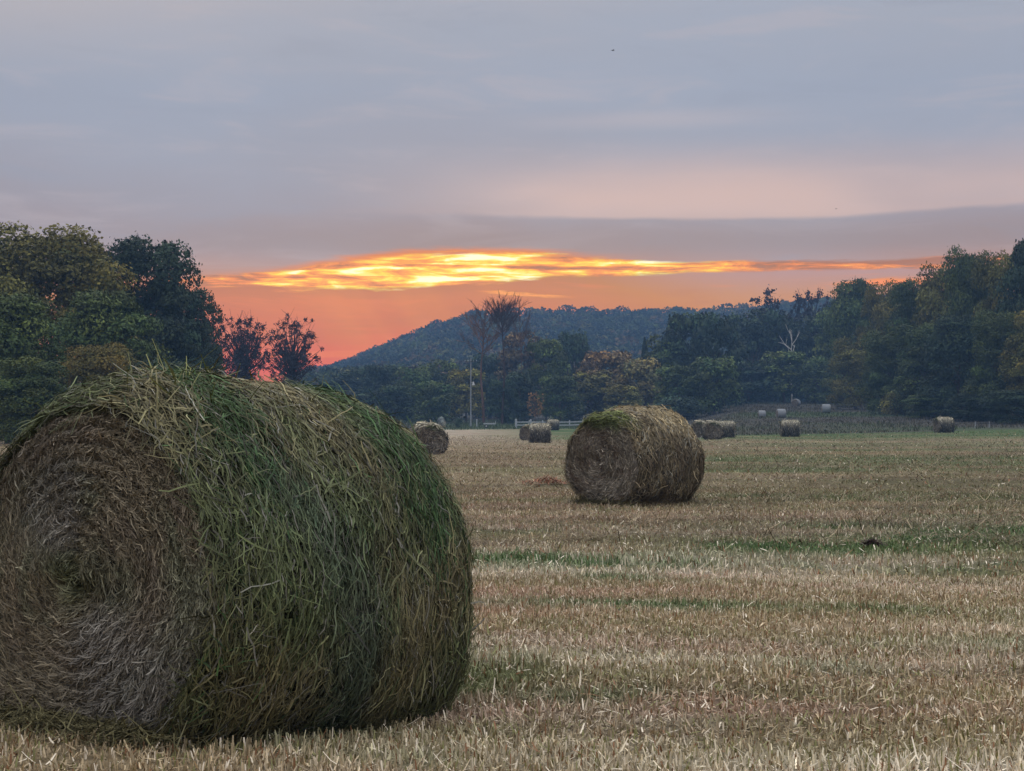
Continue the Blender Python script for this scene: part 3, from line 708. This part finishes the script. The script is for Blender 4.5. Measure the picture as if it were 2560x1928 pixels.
tree('sil2', 730, 780, 150, 200, C_PURP, 'open dark tree against the orange sky, standing clear beside its twin', group='pair of trees against the sunset', bark=C_PURP)
tree('mid', 822, 945, 46, 420, C_DARK, 'tiny distant tree on the skyline where the sunset meets the hill', group=GC)
tree('mid2', 770, 962, 60, 420, C_DARK, 'tiny low distant tree behind the crown of the huge bale', group=GC)
# centre row
cen = [('mid', 880, 925, 120, 345), ('mid2', 950, 915, 120, 330), ('mid3', 1030, 925, 120, 310), ('mid', 1100, 905, 130, 330), ('mid2', 1165, 925, 120, 300), ('mid3', 1225, 895, 130, 340),
       ('mid', 1310, 835, 140, 335), ('mid2', 1365, 850, 120, 300), ('mid3', 1430, 842, 115, 320), ('mid', 1480, 930, 150, 285), ('mid2', 1400, 940, 120, 275), ('mid', 1290, 930, 120, 280), ('mid3', 1080, 960, 130, 275), ('mid2', 985, 965, 120, 280), ('mid', 920, 985, 110, 290)]
cdesc = ['rounded blue green tree ending the row under the low slope', 'tall blue green tree second in from the end of the row', 'dim green tree with a full crown before the dark slope', 'tall dim tree between the row end and the pole', 'dim olive tree close behind the utility pole', 'dark tree just beside the tall bare trunk', 'tall leafy tree on the far side of the tall bare trunk', 'dim green tree between the bare trunk and the round dark tree', 'round dark tree standing out against the pale blue hill', 'low green tree behind the lone tan bale', 'low dim tree beside the small yellow orange sapling', 'low dark tree between the bare trunk and the small yellow orange sapling', 'low green tree in front of the row before the pole', 'low dim tree in front of the second tall one in the row', 'low tree at the front of the row end']
ccol = [C_DARK, C_DARK, C_GREEN, C_GREEN, C_OLIVE, C_DARK, C_BRN, C_GREEN, C_DARK, C_OLIVE, C_GREEN, C_DARK, C_GREEN, C_DARK, C_DARK]
for (k, px, top, w, D), d, c in zip(cen, cdesc, ccol): tree(k, px, top, w, D, c, d, group=GC)
tree('mid2', 1520, 880, 165, 290, C_ORG, 'brownish autumn tree with a wide rounded crown', group=GC)
tree('mid3', 1600, 905, 150, 275, C_YEL, 'yellowing autumn tree beside the brownish one', group=GC)
tree('mid', 1555, 965, 110, 262, C_OLIVE, 'low olive tree in front of the two autumn trees', group=GC)
tree('cedar', 1612, 848, 52, 310, C_DARK, 'narrow pointed cedar behind the yellowing tree', group=GC)
tree('lacy2', 1338, 980, 48, 258, lin(160, 124, 78), 'small yellow orange sapling above the white fence', 'sapling', GS)
tree('bare', 1258, 742, 120, 268, C_BRN, 'tallest bare tree rising above the hill line with a round fan of twigs', group='bare trees above the hill', bark=lin(70, 54, 48))
tree('bare2', 1206, 768, 160, 278, C_BRN, 'lower bare tree with a thin fan of twigs beside the tallest one', group='bare trees above the hill', bark=lin(112, 84, 68))
tree('bare2', 1302, 762, 70, 290, C_BRN, 'slim bare tree just past the tallest one', group='bare trees above the hill', bark=lin(88, 68, 58))
tree('mid3', 1256, 955, 90, 270, C_DARK, 'dark thicket round the foot of the tallest bare tree', 'shrub', GS, name='shrub')
tree('bush', 1147, 1049, 17, 232, C_DARK, 'small round dark shrub beside the pole', 'shrub', GS)
tree('bush', 1104, 1046, 20, 228, lin(150, 150, 140), 'small pale shrub behind the half hidden bale', 'shrub', GS)
# right mass: (kind, px, top, width, D, colour, label)
RT = [
 ('mid', 1665, 845, 130, 300, C_GREEN, 'dim green tree just past the pointed cedar'),
 ('mid2', 1725, 785, 150, 300, C_DARK, 'dark tree whose crown meets the pale blue hill at its shoulder'),
 ('mid3', 1790, 800, 150, 290, C_DARK, 'dark broad tree before the snag with pale limbs'),
 ('mid', 1860, 782, 150, 338, C_DARK, 'dark tree under the skyline ahead of the pale limbed snag'),
 ('mid2', 1700, 915, 140, 265, C_GREEN, 'low dim tree above the weedy slope nearest the lone tan bale'),
 ('mid3', 1785, 900, 150, 262, C_GREEN, 'low dim tree above the middle of the weedy slope'),
 ('mid', 1870, 905, 150, 316, C_DARK, 'low dark tree above the white bales'),
 ('mid2', 1960, 880, 150, 318, C_GREEN, 'green tree directly above the highest white bale'),
 ('mid3', 1935, 790, 150, 340, C_DARK, 'dark tree ahead of the lacy crowns'),
 ('mid', 2020, 800, 170, 340, C_DARK, 'dark tree right below the lacy crowns'),
 ('mid2', 2105, 770, 150, 322, C_GREEN, 'green tree where the skyline starts to climb'),
 ('mid3', 2050, 900, 130, 312, C_GREEN, 'low green tree above the white bale on the green slope'),
 ('big3', 2150, 700, 160, 285, C_GREEN, 'green tree on the first rise of the climbing skyline'),
 ('big', 2215, 706, 170, 262, C_OLIVE, 'olive tree next along the climbing skyline, rounder than its neighbours'),
 ('big2', 2290, 690, 160, 232, C_GREEN, 'upright green tree in the middle of the climbing skyline'),
 ('big3', 2360, 668, 170, 222, C_OLIVE, 'olive tree before the last steep step of the skyline'),
 ('big', 2430, 625, 170, 210, C_GREEN, 'tall tree with ragged tufts on top, first of the highest three'),
 ('big2', 2500, 622, 160, 200, C_OLIVE, 'tall olive tree in the middle of the highest three'),
 ('big3', 2590, 598, 200, 190, C_DARK, 'tallest dark tree cut by the picture edge'),
 ('big2', 2720, 600, 220, 190, C_DARK, 'tall dark tree beyond the tallest one at the very end of the stand'),
 ('big3', 2140, 850, 170, 262, C_OLIVE, 'olive green tree low in the stand behind the end of the slope'),
 ('big', 2220, 830, 170, 228, C_GREEN, 'broad green tree at the front of the stand, before the lone dark bale'),
 ('big2', 2310, 800, 180, 215, C_GREEN, 'broad green tree in the front row just behind the lone dark bale'),
 ('big3', 2400, 790, 190, 200, C_DARK, 'dark tree in the front row past the lone dark bale'),
 ('big', 2500, 780, 200, 188, C_GREEN, 'broad green tree filling the lower corner of the stand'),
 ('big2', 2610, 770, 200, 180, C_OLIVE, 'olive tree half cut by the picture edge at the front of the stand'),
]
for k, px, top, w, D, c, d in RT: tree(k, px, top, w, D, c, d, group=GR)
tree('lacy', 1945, 722, 190, 348, C_PURP, 'tree with a lacy dark crown on the skyline, wider of the two', group=GR, bark=C_PURP)
tree('lacy2', 2030, 722, 130, 348, C_PURP, 'smaller tree with a lacy dark crown beside the wider lacy one', group=GR, bark=C_PURP)
tree('lacy2', 2085, 745, 70, 345, C_PURP, 'thin lacy tree in the dip before the skyline climbs', group=GR, bark=C_PURP)
tree('snag', 1978, 805, 75, 327, lin(96, 100, 104), 'dead snag with pale white limbs in front of the dark trees', bark=C_PALE)
for k, (px, top, w, D, c, d) in enumerate([(2240, 985, 80, 222, lin(104, 104, 56), 'yellowish shrub at the foot of the stand'), (2330, 985, 150, 202, C_GREEN, 'green shrub behind the lone dark bale'),
        (2430, 985, 160, 188, C_DARK, 'dark shrub by the little rail'), (2540, 975, 170, 176, C_DARK, 'dark shrub at the corner of the stand'), (1690, 1000, 130, 255, C_DARK, 'dim shrub at the start of the weedy slope'), (1820, 985, 150, 335, C_DARK, 'dim shrub above the crest of the weedy slope')]):
    tree('bush' if px < 2300 else 'big3', px, top, w, D, c, d, 'shrub', GS, name='shrub')

# ------------------------------------------------------------------ wooded hill
def hill_forest():
    r = np.random.default_rng(40); VV, CC = [], []
    n = 5200
    px = r.uniform(760, 2900, n); D = r.uniform(430, 925, n)
    x = (px-1280)/F*D; y = D; z = ground_z(x, y)
    keep = np.ones(n, bool)
    x, y, z, D = x[keep], y[keep], z[keep], D[keep]; n = len(x)
    ht = r.uniform(5, 11, n); w = r.uniform(3.5, 6.5, n)
    m = 66
    li = np.repeat(np.arange(n), m)
    d = r.normal(0, 1, (len(li), 3)); d /= np.linalg.norm(d, axis=1, keepdims=True); d[:, 2] = np.abs(d[:, 2])*1.0-.25
    P = np.stack([x, y, z+ht-w*.7], 1)[li]+d*w[li][:, None]*(.8+.35*r.random(len(li)))[:, None]*np.array([[1, 1, .8]])
    V, Q = leaf_cards(P, 1.45, r, d, .8)
    pal = np.array([C_DARK, C_GREEN, C_OLIVE, C_BRN, C_DARK, C_GREEN]); ci = r.integers(0, 6, n)
    c = pal[ci]*.72*np.exp(r.normal(0, .32, n))[:, None]
    C = np.repeat(c[li]*np.exp(r.normal(0, .18, len(li)))[:, None], 4, 0)
    return V, Q, C
M_far = mat_tint('far_leaves', rough=.8)
v, q, c = hill_forest()
tag(link('forest', mesh_from('forest', v, q, c, M_far)), 'blue hazy woodland covering the far hill', 'forest', kind='stuff')

# weeds and rough grass beyond the mown edge
def weeds():
    r = np.random.default_rng(41); n = 60000
    px = r.uniform(600, 2900, n); D = r.uniform(140, 340, n); ok = D > field_edge(px)-1.5
    px, D = px[ok], D[ok]; n = len(px)
    x = (px-1280)/F*D; y = D; P = np.stack([x, y, ground_z(x, y)-.05], 1)
    T = np.stack([r.normal(0, .25, n), r.normal(0, .25, n), np.ones(n)], 1); T /= np.linalg.norm(T, axis=1, keepdims=True)
    N = np.stack([r.normal(0, 1, n), r.normal(0, 1, n), 0*x], 1); N /= np.linalg.norm(N, axis=1, keepdims=True)
    low = px < 1480
    hh = np.where(low, .3, .16+.5*np.clip(fbm(x*.12, y*.12)-.35, 0, 1))*(.5+r.random(n))
    v, q = ribbons(P, T, N, hh, np.full(n, .10), r.normal(0, .2, n), 2, .3)
    pr = np.clip((fbm(x*.04+8, y*.03)-.42)*5, 0, 1)
    c = np.array(lin(78, 92, 60))[None]*(1-pr[:, None])+np.array(lin(84, 80, 68))[None]*pr[:, None]
    c = np.where((r.random(n) < .05)[:, None], np.array(lin(110, 106, 84))[None], c)*np.exp(r.normal(0, .18, n))[:, None]
    return v, q, np.repeat(c, 6, 0)
v, q, c = weeds()
tag(link('weeds', mesh_from('weeds', v, q, c, M_far)), 'rough grass and weeds growing beyond the mown edge of the field', 'weeds', kind='stuff')

# ------------------------------------------------------------------ small man-made things
def plain(name, col, rough=.6, metal=0.0):
    m = bpy.data.materials.new(name); m.use_nodes = True; nb = NB(m.node_tree); b = m.node_tree.nodes['Principled BSDF']
    tcn = nb.new('ShaderNodeTexCoord'); f = nb.noise(E(nb, tcn.outputs['Object']), 9, 4)
    nb.put(b.inputs['Base Color'], nb.mix(nb.smooth(f, .3, .75), tuple(x*.8 for x in col), tuple(min(1, x*1.12) for x in col)))
    b.inputs['Roughness'].default_value = rough; b.inputs['Metallic'].default_value = metal
    return m
import bmesh
def bev_box(bm, c, s, rot=None, bev=.01):
    g = bmesh.ops.create_cube(bm, size=1.0); vs = g['verts']
    M = Matrix.Translation(Vector(c)) @ (rot or Matrix.Identity(4)) @ Matrix.Diagonal((*s, 1))
    bmesh.ops.transform(bm, matrix=M, verts=vs)
    es = list({e for v in vs for e in v.link_edges})
    bmesh.ops.bevel(bm, geom=es, offset=bev, segments=1, affect='EDGES')
def bm_obj(name, fn, mat, parent):
    bm = bmesh.new(); fn(bm); me = bpy.data.meshes.new(name); bm.to_mesh(me); bm.free(); me.materials.append(mat)
    return link(name, me, parent)
def cone(bm, a, b, r1, r2, seg=12):
    a, b = Vector(a), Vector(b); d = b-a
    M = Matrix.Translation((a+b)/2) @ d.to_track_quat('Z', 'Y').to_matrix().to_4x4()
    bmesh.ops.create_cone(bm, cap_ends=True, segments=seg, radius1=r1, radius2=r2, depth=d.length, matrix=M)
M_pole = plain('pole_grey', lin(150, 154, 158)); M_white = plain('white_paint', lin(178, 184, 188)); M_lamp = plain('lamp_metal', lin(200, 200, 196), .4, .3); M_dkp = plain('dark_rubber', (.03, .03, .035))
x, y = at(1177, 240); p = empty('utility_pole', (x, y, gz(x, y)-.1), 'tall pale utility pole with crossarm and small lamp at the foot of the hill', 'utility pole')
bm_obj('pole', lambda bm: cone(bm, (0, 0, 0), (0, 0, 10.4), .12, .07), M_pole, p)
ca = bm_obj('crossarm', lambda bm: bev_box(bm, (0, -.16, 9.9), (1.7, .08, .09)), M_dkp, p)
for dx in (-.85, -.4, .4, .85): bm_obj('insulator', lambda bm: cone(bm, (dx, -.16, 9.96), (dx, -.16, 10.15), .05, .03, 8), M_white, ca)
la = bm_obj('lamp_arm', lambda bm: cone(bm, (0, -.1, 6.7), (.38, -.5, 6.85), .035, .03, 8), M_lamp, p)
bm_obj('lamp_head', lambda bm: cone(bm, (.40, -.5, 6.35), (.40, -.5, 6.9), .22, .08, 12), M_lamp, la)
# white board fence
x0, y0 = at(1290, 236); x1, y1 = at(1560, 232)
z0 = gz(x0, y0)
fe_ = empty('board_fence', (x0, y0, z0), 'low white board fence behind the grey bales', 'fence', rz=math.atan2(y1-y0, x1-x0))
Lf = math.hypot(x1-x0, y1-y0); npost = 9; ca_, sa_ = (x1-x0)/Lf, (y1-y0)/Lf
def fz(s): return gz(x0+ca_*s, y0+sa_*s)-z0
for k in range(npost):
    s = Lf*k/(npost-1)
    bm_obj('post', lambda bm: bev_box(bm, (s, 0, fz(s)+.45), (.16 if k else .3, .14, 1.3 if k else 1.7)), M_white, fe_)
for zz, tt in ((.82, .16), (.38, .16)):
    def rail(bm):
        for k in range(npost-1):
            a, b = Lf*k/(npost-1), Lf*(k+1)/(npost-1)
            za, zb = fz(a)+zz, fz(b)+zz; l = math.hypot(b-a, zb-za)
            bev_box(bm, ((a+b)/2, -.10, (za+zb)/2), (l-.01, .04, tt), Matrix.Rotation(-math.atan2(zb-za, b-a), 4, 'Y'), .004)
    bm_obj('rail', rail, M_white, fe_)
# farm wagon (low, pale, beside the bare trunk)
x, y = at(1224, 232); wg = empty('flat_trailer', (x, y, gz(x, y)), 'low flat trailer with a pale deck by the bare tree trunk', 'trailer')
bm_obj('deck', lambda bm: bev_box(bm, (0, 0, .62), (1.75, 1.5, .20)), M_white, wg)
bm_obj('headboard', lambda bm: bev_box(bm, (.84, 0, .86), (.06, 1.44, .28)), M_white, wg)
bm_obj('drawbar', lambda bm: bev_box(bm, (-1.2, 0, .50), (.7, .08, .08)), M_dkp, wg)
for sx in (-.45,):
    for sy in (-.68, .68):
        wh = bm_obj('wheel', lambda bm: cone(bm, (sx, sy-.08, .27), (sx, sy+.08, .27), .27, .27, 20), M_dkp, wg)
        bm_obj('rim', lambda bm: cone(bm, (sx, sy-.09, .27), (sx, sy+.09, .27), .13, .13, 16), M_lamp, wh)
def marker(px, D, h, w, label, name='marker_post', g=None):
    x, y = at(px, D); m = empty(name, (x, y, gz(x, y)-.05), label, 'post', g)
    bm_obj('shaft', lambda bm: bev_box(bm, (0, 0, h/2), (w, w*.7, h)), M_white, m)
    bm_obj('cap', lambda bm: cone(bm, (0, 0, h+.001), (0, 0, h+w*.7), w*.62, .02, 8), M_white, m)
marker(1192, 238, 1.15, .17, 'slim pale post just beside the utility pole')
marker(1327, 246, .95, .26, 'short pale post under the small yellow orange sapling')
# little two-post rail at the stand's foot
x, y = at(2438, 163); x2, y2 = at(2473, 163)
rl = empty('hitching_rail', (x, y, gz(x, y)), 'small rail between two pale posts at the foot of the dark trees', 'rail')
dx = x2-x
for s in (0, dx): bm_obj('post', lambda bm: bev_box(bm, (s, 0, .33), (.10, .10, .66)), M_pole, rl)
bm_obj('rail', lambda bm: bev_box(bm, (dx/2, -.075, .5), (dx, .04, .05)), M_dkp, rl)
# birds
M_bird = plain('bird_feathers', (.035, .035, .045), .8)
def bird(px, py, D, span, rz, label):
    x, y = at(px, D); b = empty('bird', (x, y, yz(D, py)), label, 'bird', 'birds high in the sky', rz)
    def body(bm):
        g = bmesh.ops.create_uvsphere(bm, u_segments=12, v_segments=8, radius=1); vs = g['verts']
        for v in vs:
            t = v.co.x; v.co = Vector((t*.32*span, v.co.y*.085*span*(1-.35*t*t), v.co.z*.08*span*(1-.3*t*t)))
        g = bmesh.ops.create_uvsphere(bm, u_segments=10, v_segments=6, radius=.065*span); bmesh.ops.translate(bm, verts=g['verts'], vec=(.33*span, 0, .03*span))
        cone(bm, (.38*span, 0, .03*span), (.45*span, 0, .02*span), .025*span, .002, 6); bev_box(bm, (-.36*span, 0, 0), (.18*span, .12*span, .015*span), bev=.002)
    bm_obj('body', body, M_bird, b)
    for s in (1, -1):
        def wing(bm):
            vs = [bm.verts.new(c) for c in ((.14*span, s*.05*span, .03*span), (.20*span, s*.26*span, .16*span), (.02*span, s*.52*span, .12*span), (-.02*span, s*.27*span, .13*span), (-.12*span, s*.05*span, .02*span))]
            f = bm.faces.new(vs); r_ = bmesh.ops.extrude_face_region(bm, geom=[f]); bmesh.ops.translate(bm, verts=[v for v in r_['geom'] if isinstance(v, bmesh.types.BMVert)], vec=(0, 0, .02*span))
        bm_obj('wing', wing, M_bird, b)
bird(1533, 122, 110, .34, .5, 'dark bird high above the far hill, the clearer of two')
bird(2093, 521, 130, .22, 2.4, 'faint tiny bird low over the pink cloud band')

# ------------------------------------------------------------------ haze
HZ = .00060
def box(name, lo, hi, mat):
    bm = bmesh.new(); bmesh.ops.create_cube(bm, size=1.0)
    for v in bm.verts: v.co = Vector([(l+h)/2+c*(h-l) for l, h, c in zip(lo, hi, v.co)])
    me = bpy.data.meshes.new(name); bm.to_mesh(me); bm.free(); me.materials.append(mat)
    return link(name, me)
mh = bpy.data.materials.new('haze'); mh.use_nodes = True; nt = mh.node_tree
nt.nodes.remove(nt.nodes['Principled BSDF']); pv = nt.nodes.new('ShaderNodeVolumePrincipled')
pv.inputs['Color'].default_value = (.27, .50, .86, 1); pv.inputs['Density'].default_value = HZ; pv.inputs['Anisotropy'].default_value = 0
nt.links.new(pv.outputs[0], nt.nodes['Material Output'].inputs['Volume'])
hz = box('haze', (-1010, -1010, -30), (1010, 1010, 90), mh)
tag(hz, 'thin blue evening haze over field and hill', 'haze', kind='stuff')

# ------------------------------------------------------------------ sky
W = bpy.data.worlds.new('World'); SC.world = W; W.use_nodes = True
nt = W.node_tree; nt.nodes.clear(); nb = NB(nt)
tc = nb.new('ShaderNodeTexCoord'); sx = nb.new('ShaderNodeSeparateXYZ'); nt.links.new(tc.outputs['Generated'], sx.inputs[0])
X, Y, Z = (E(nb, sx.outputs[i]) for i in range(3))
U = nb.math('ARCTAN2', X, Y)*4.0; Vv = nb.math('ARCSINE', Z)*4.0
warp = nb.noise(nb.vec(U*1.3, Vv*5.0, 0.0), 1.0, 4, .6)-0.5
fine = nb.noise(nb.vec(U*4.5, Vv*58.0, 3.0), 1.0, 6, .66, .35)
soft = nb.noise(nb.vec(U*.9, Vv*3.2, 9.0), 1.0, 3, .5)
def L(r, g, b): return lin(r, g, b)
# cool cloud deck by elevation
cool = nb.ramp(Vv*(1/1.2), [(0.0, L(196, 128, 108)), (.30, L(190, 140, 128)), (.36, L(160, 140, 146)), (.45, L(155, 151, 165)), (.55, L(157, 159, 175)), (.68, L(155, 163, 182)), (.82, L(164, 169, 184)), (1.0, L(182, 178, 186))])
vary = nb.smooth(soft, .35, .68)
cool = nb.mix(vary*.45, cool, L(158, 169, 190))
wisp = nb.noise(nb.vec(U*2.2, Vv*14.0, 21.0), 1.0, 6, .62, .6)
cool = nb.mix(nb.smooth(wisp, .50, .72)*.35, cool, L(186, 178, 186))
cool = nb.mix(nb.smooth(wisp, .46, .30)*.30, cool, L(148, 156, 176))
cool = nb.mix(nb.smooth(Vv, .75, 1.1)*nb.smooth(U, -.1, -1.2)*.5, cool, L(196, 184, 184))
# pink band on the one side
vb = Vv + warp*.05
bot = nb.curve(U, -1.5, 1.5, [(-1.5, .52), (-.3, .515), (.1, .505), (.4, .50), (.7, .488), (.95, .51), (1.3, .515), (1.5, .52)])
pinkm = nb.smooth(vb-bot, -.004, .012)*nb.smooth(vb, .72, .55)*nb.smooth(U, -.55, .25)
cool = nb.mix(pinkm*(0.55+.45*vary), cool, L(205, 180, 178))
pl = nb.smooth(nb.math('ABSOLUTE', vb-.745), .035, .0)*nb.smooth(nb.math('ABSOLUTE', U-.35), .5, .0)
cool = nb.mix(pl*.4, cool, L(190, 182, 190))
# grey underside just over the bright gap
und = nb.smooth(nb.math('ABSOLUTE', Vv-.455), .07, .0)*nb.smooth(U, -1.3, -.3)
cool = nb.mix(und*.55, cool, L(150, 138, 146))
# gap outline
top = nb.curve(U, -1.6, 1.6, [(-1.6, .330), (-.9, .347), (-.65, .362), (-.45, .392), (-.28, .418), (-.12, .425), (.05, .419), (.2, .405), (.5, .395), (.9, .392), (1.6, .395)])
botm = nb.curve(U, -1.6, 1.6, [(-1.6, .325), (-.8, .333), (-.58, .327), (-.28, .326), (-.15, .338), (-.05, .345), (.02, .352), (.10, .363), (.5, .370), (.9, .374), (1.6, .376)])
rag = nb.noise(nb.vec(U*3.0, Vv*30.0, 17.0), 1.0, 6, .65, .6)
vw = Vv + warp*.012 + (fine-.5)*.022 + (rag-.5)*.040
ingap = nb.smooth(vw-top, .004, -.006)*nb.smooth(vw-botm, -.004, .008)
below = nb.smooth(vw-botm, .012, .000)
# warm glow under the gap
warmA = nb.ramp(Vv*(1/.4), [(0.0, L(210, 84, 26)), (.30, L(210, 94, 36)), (.55, L(206, 112, 50)), (.78, L(200, 124, 62)), (.9, L(186, 122, 86)), (1.0, L(184, 130, 108))])
wl = nb.noise(nb.vec(U*1.6, Vv*16.0, 5.0), 1.0, 5, .6, .4)
warmB = nb.ramp(Vv*(1/.4), [(0.0, L(208, 118, 84)), (.6, L(202, 136, 106)), (.78, L(194, 142, 122)), (.92, L(180, 146, 150)), (1.0, L(176, 148, 156))])
side = nb.smooth(nb.math('ABSOLUTE', U+.38), .35, 1.05)
warm = nb.mix(side, warmA, warmB)
rays = nb.smooth(nb.noise(nb.vec(U*5.0+(Vv*3.5), 2.0, 0.0), 1.0, 2, .5), .4, .65)*nb.smooth(nb.math('ABSOLUTE', U+.25), .45, .1)*nb.smooth(Vv, .1, .25)
warm = nb.mix(rays*.40, warm, L(232, 150, 104))
warm = nb.mix(nb.smooth(wl, .46, .66)*.35, warm, L(180, 118, 108))
warm = nb.mix(nb.smooth(wl, .45, .32)*.35, warm, L(232, 134, 84))
sky = nb.mix(below, cool, warm)
# glow on the upper lip of the gap
lip = nb.smooth(nb.math('ABSOLUTE', vw-top), .020, .0)*nb.smooth(nb.math('ABSOLUTE', U+.22), .62, .1)
# cloud texture inside the gap
br = nb.smooth(nb.math('ABSOLUTE', U+.09), 1.15, .0)
lump = nb.noise(nb.vec(U*7.0, Vv*38.0, 13.0), 1.0, 5, .6, .8)
t1 = fine*2.1+lump*1.9-1.55+br*.63+nb.smooth(nb.math('ABSOLUTE', vw-.366), .03, .0)*nb.smooth(nb.math('ABSOLUTE', U+.07), .28, .0)*.28
t1 = t1 - nb.smooth(nb.math('ABSOLUTE', Vv-.386+U*.012), .006, .002)*nb.smooth(nb.math('ABSOLUTE', U+.02), .5, .2)*.30
gapc = nb.ramp(t1*(1/1.5), [(.30, L(168, 118, 108)), (.42, L(206, 128, 98)), (.54, L(242, 148, 80)), (.64, L(253, 176, 60)), (.74, L(255, 216, 84)), (.84, L(255, 244, 150)), (.93, (1.15, 1.1, .72))])
sky = nb.mix(lip*.75, sky, L(238, 128, 66))
sky = nb.mix(ingap, sky, gapc)
# separate small orange break low on the far side
fr = nb.smooth(nb.math('ABSOLUTE', vw-.338-(U-.9)*.02), .014, .002)*nb.smooth(U, .72, .86)*nb.smooth(U, 1.35, 1.0)
sky = nb.mix(fr*nb.smooth(fine, .38, .6), sky, L(250, 146, 84))
st2 = nb.smooth(nb.math('ABSOLUTE', vw-.318-(U-.05)*-.03), .004, .0)*nb.smooth(nb.math('ABSOLUTE', U-.03), .14, .05)
sky = nb.mix(st2*.8, sky, L(250, 168, 112))
# overhead dome: brighter dusk light
ov = nb.smooth(Vv, 1.15, 3.6)
sky = nb.mix(ov, sky, (1.30, 1.32, 1.42))
back = nb.smooth(nb.math('ABSOLUTE', U), 3.0, 7.0)*nb.smooth(Vv, 2.6, .6)
sky = nb.mix(back*.75, sky, L(140, 150, 172))
nis = nb.new('ShaderNodeTexSky', sky_type='NISHITA'); nis.sun_disc = False
nis.sun_elevation = math.radians(5.2); nis.sun_rotation = math.radians(-1.2)
nsc = nb.new('ShaderNodeVectorMath', operation='SCALE'); nt.links.new(nis.outputs[0], nsc.inputs[0]); nsc.inputs['Scale'].default_value = .06
sky = nb.mix(.975, E(nb, nsc.outputs[0]), sky)
# the sky is seen through the haze: raise it by what the haze takes and puts in
path = nb.math('MINIMUM', 1010.0, nb.math('DIVIDE', 89.0, nb.math('MAXIMUM', Z, .002)))
Tr = nb.math('EXPONENT', path*(-HZ))
def vm(op, a, b):
    n = nb.new('ShaderNodeVectorMath', operation=op); nb.put(n.inputs[0], a); nb.put(n.inputs[1], b); return E(nb, n.outputs[0])
ins_ = nb.math('SUBTRACT', 1.0, Tr)
sky = vm('SUBTRACT', sky, nb.vec(ins_*.08, ins_*.155, ins_*.32))
inv = nb.math('DIVIDE', 1.0, Tr)
sky = vm('MAXIMUM', vm('MULTIPLY', sky, nb.vec(inv, inv, inv)), (0.003, .003, .003))
bg = nb.new('ShaderNodeBackground'); nb.put(bg.inputs['Color'], sky); bg.inputs['Strength'].default_value = 1.0
wo = nb.new('ShaderNodeOutputWorld'); nt.links.new(bg.outputs[0], wo.inputs['Surface'])
W.cycles.sampling_method = 'MANUAL'; W.cycles.sample_map_resolution = 1024

sun = bpy.data.lights.new('sun', 'SUN'); sun.energy = .25; sun.angle = math.radians(12); sun.color = (1, .62, .38)
so = link('sun', sun)
sd = Vector((math.sin(math.radians(-1.2))*math.cos(math.radians(5.2)), math.cos(math.radians(-1.2))*math.cos(math.radians(5.2)), math.sin(math.radians(5.2))))
so.rotation_euler = sd.to_track_quat('Z', 'Y').to_euler()

# ------------------------------------------------------------------ camera
cam = bpy.data.cameras.new('camera'); cam.sensor_width = 36; cam.lens = 36*F/2560; cam.clip_start = .1; cam.clip_end = 6000
co = link('camera', cam, None, (0, 0, CAMH)); co.rotation_euler = (math.pi/2+math.atan((H0-964)/F), 0, 0)
SC.camera = co
SC.view_settings.view_transform = 'Standard'; SC.view_settings.look = 'None'; SC.view_settings.gamma = 1; SC.view_settings.exposure = 0
SC.cycles.volume_bounces = 0; SC.cycles.max_bounces = 6; SC.cycles.diffuse_bounces = 3; SC.cycles.transparent_max_bounces = 8
SC.cycles.use_denoising = True
bpy.context.view_layer.update()
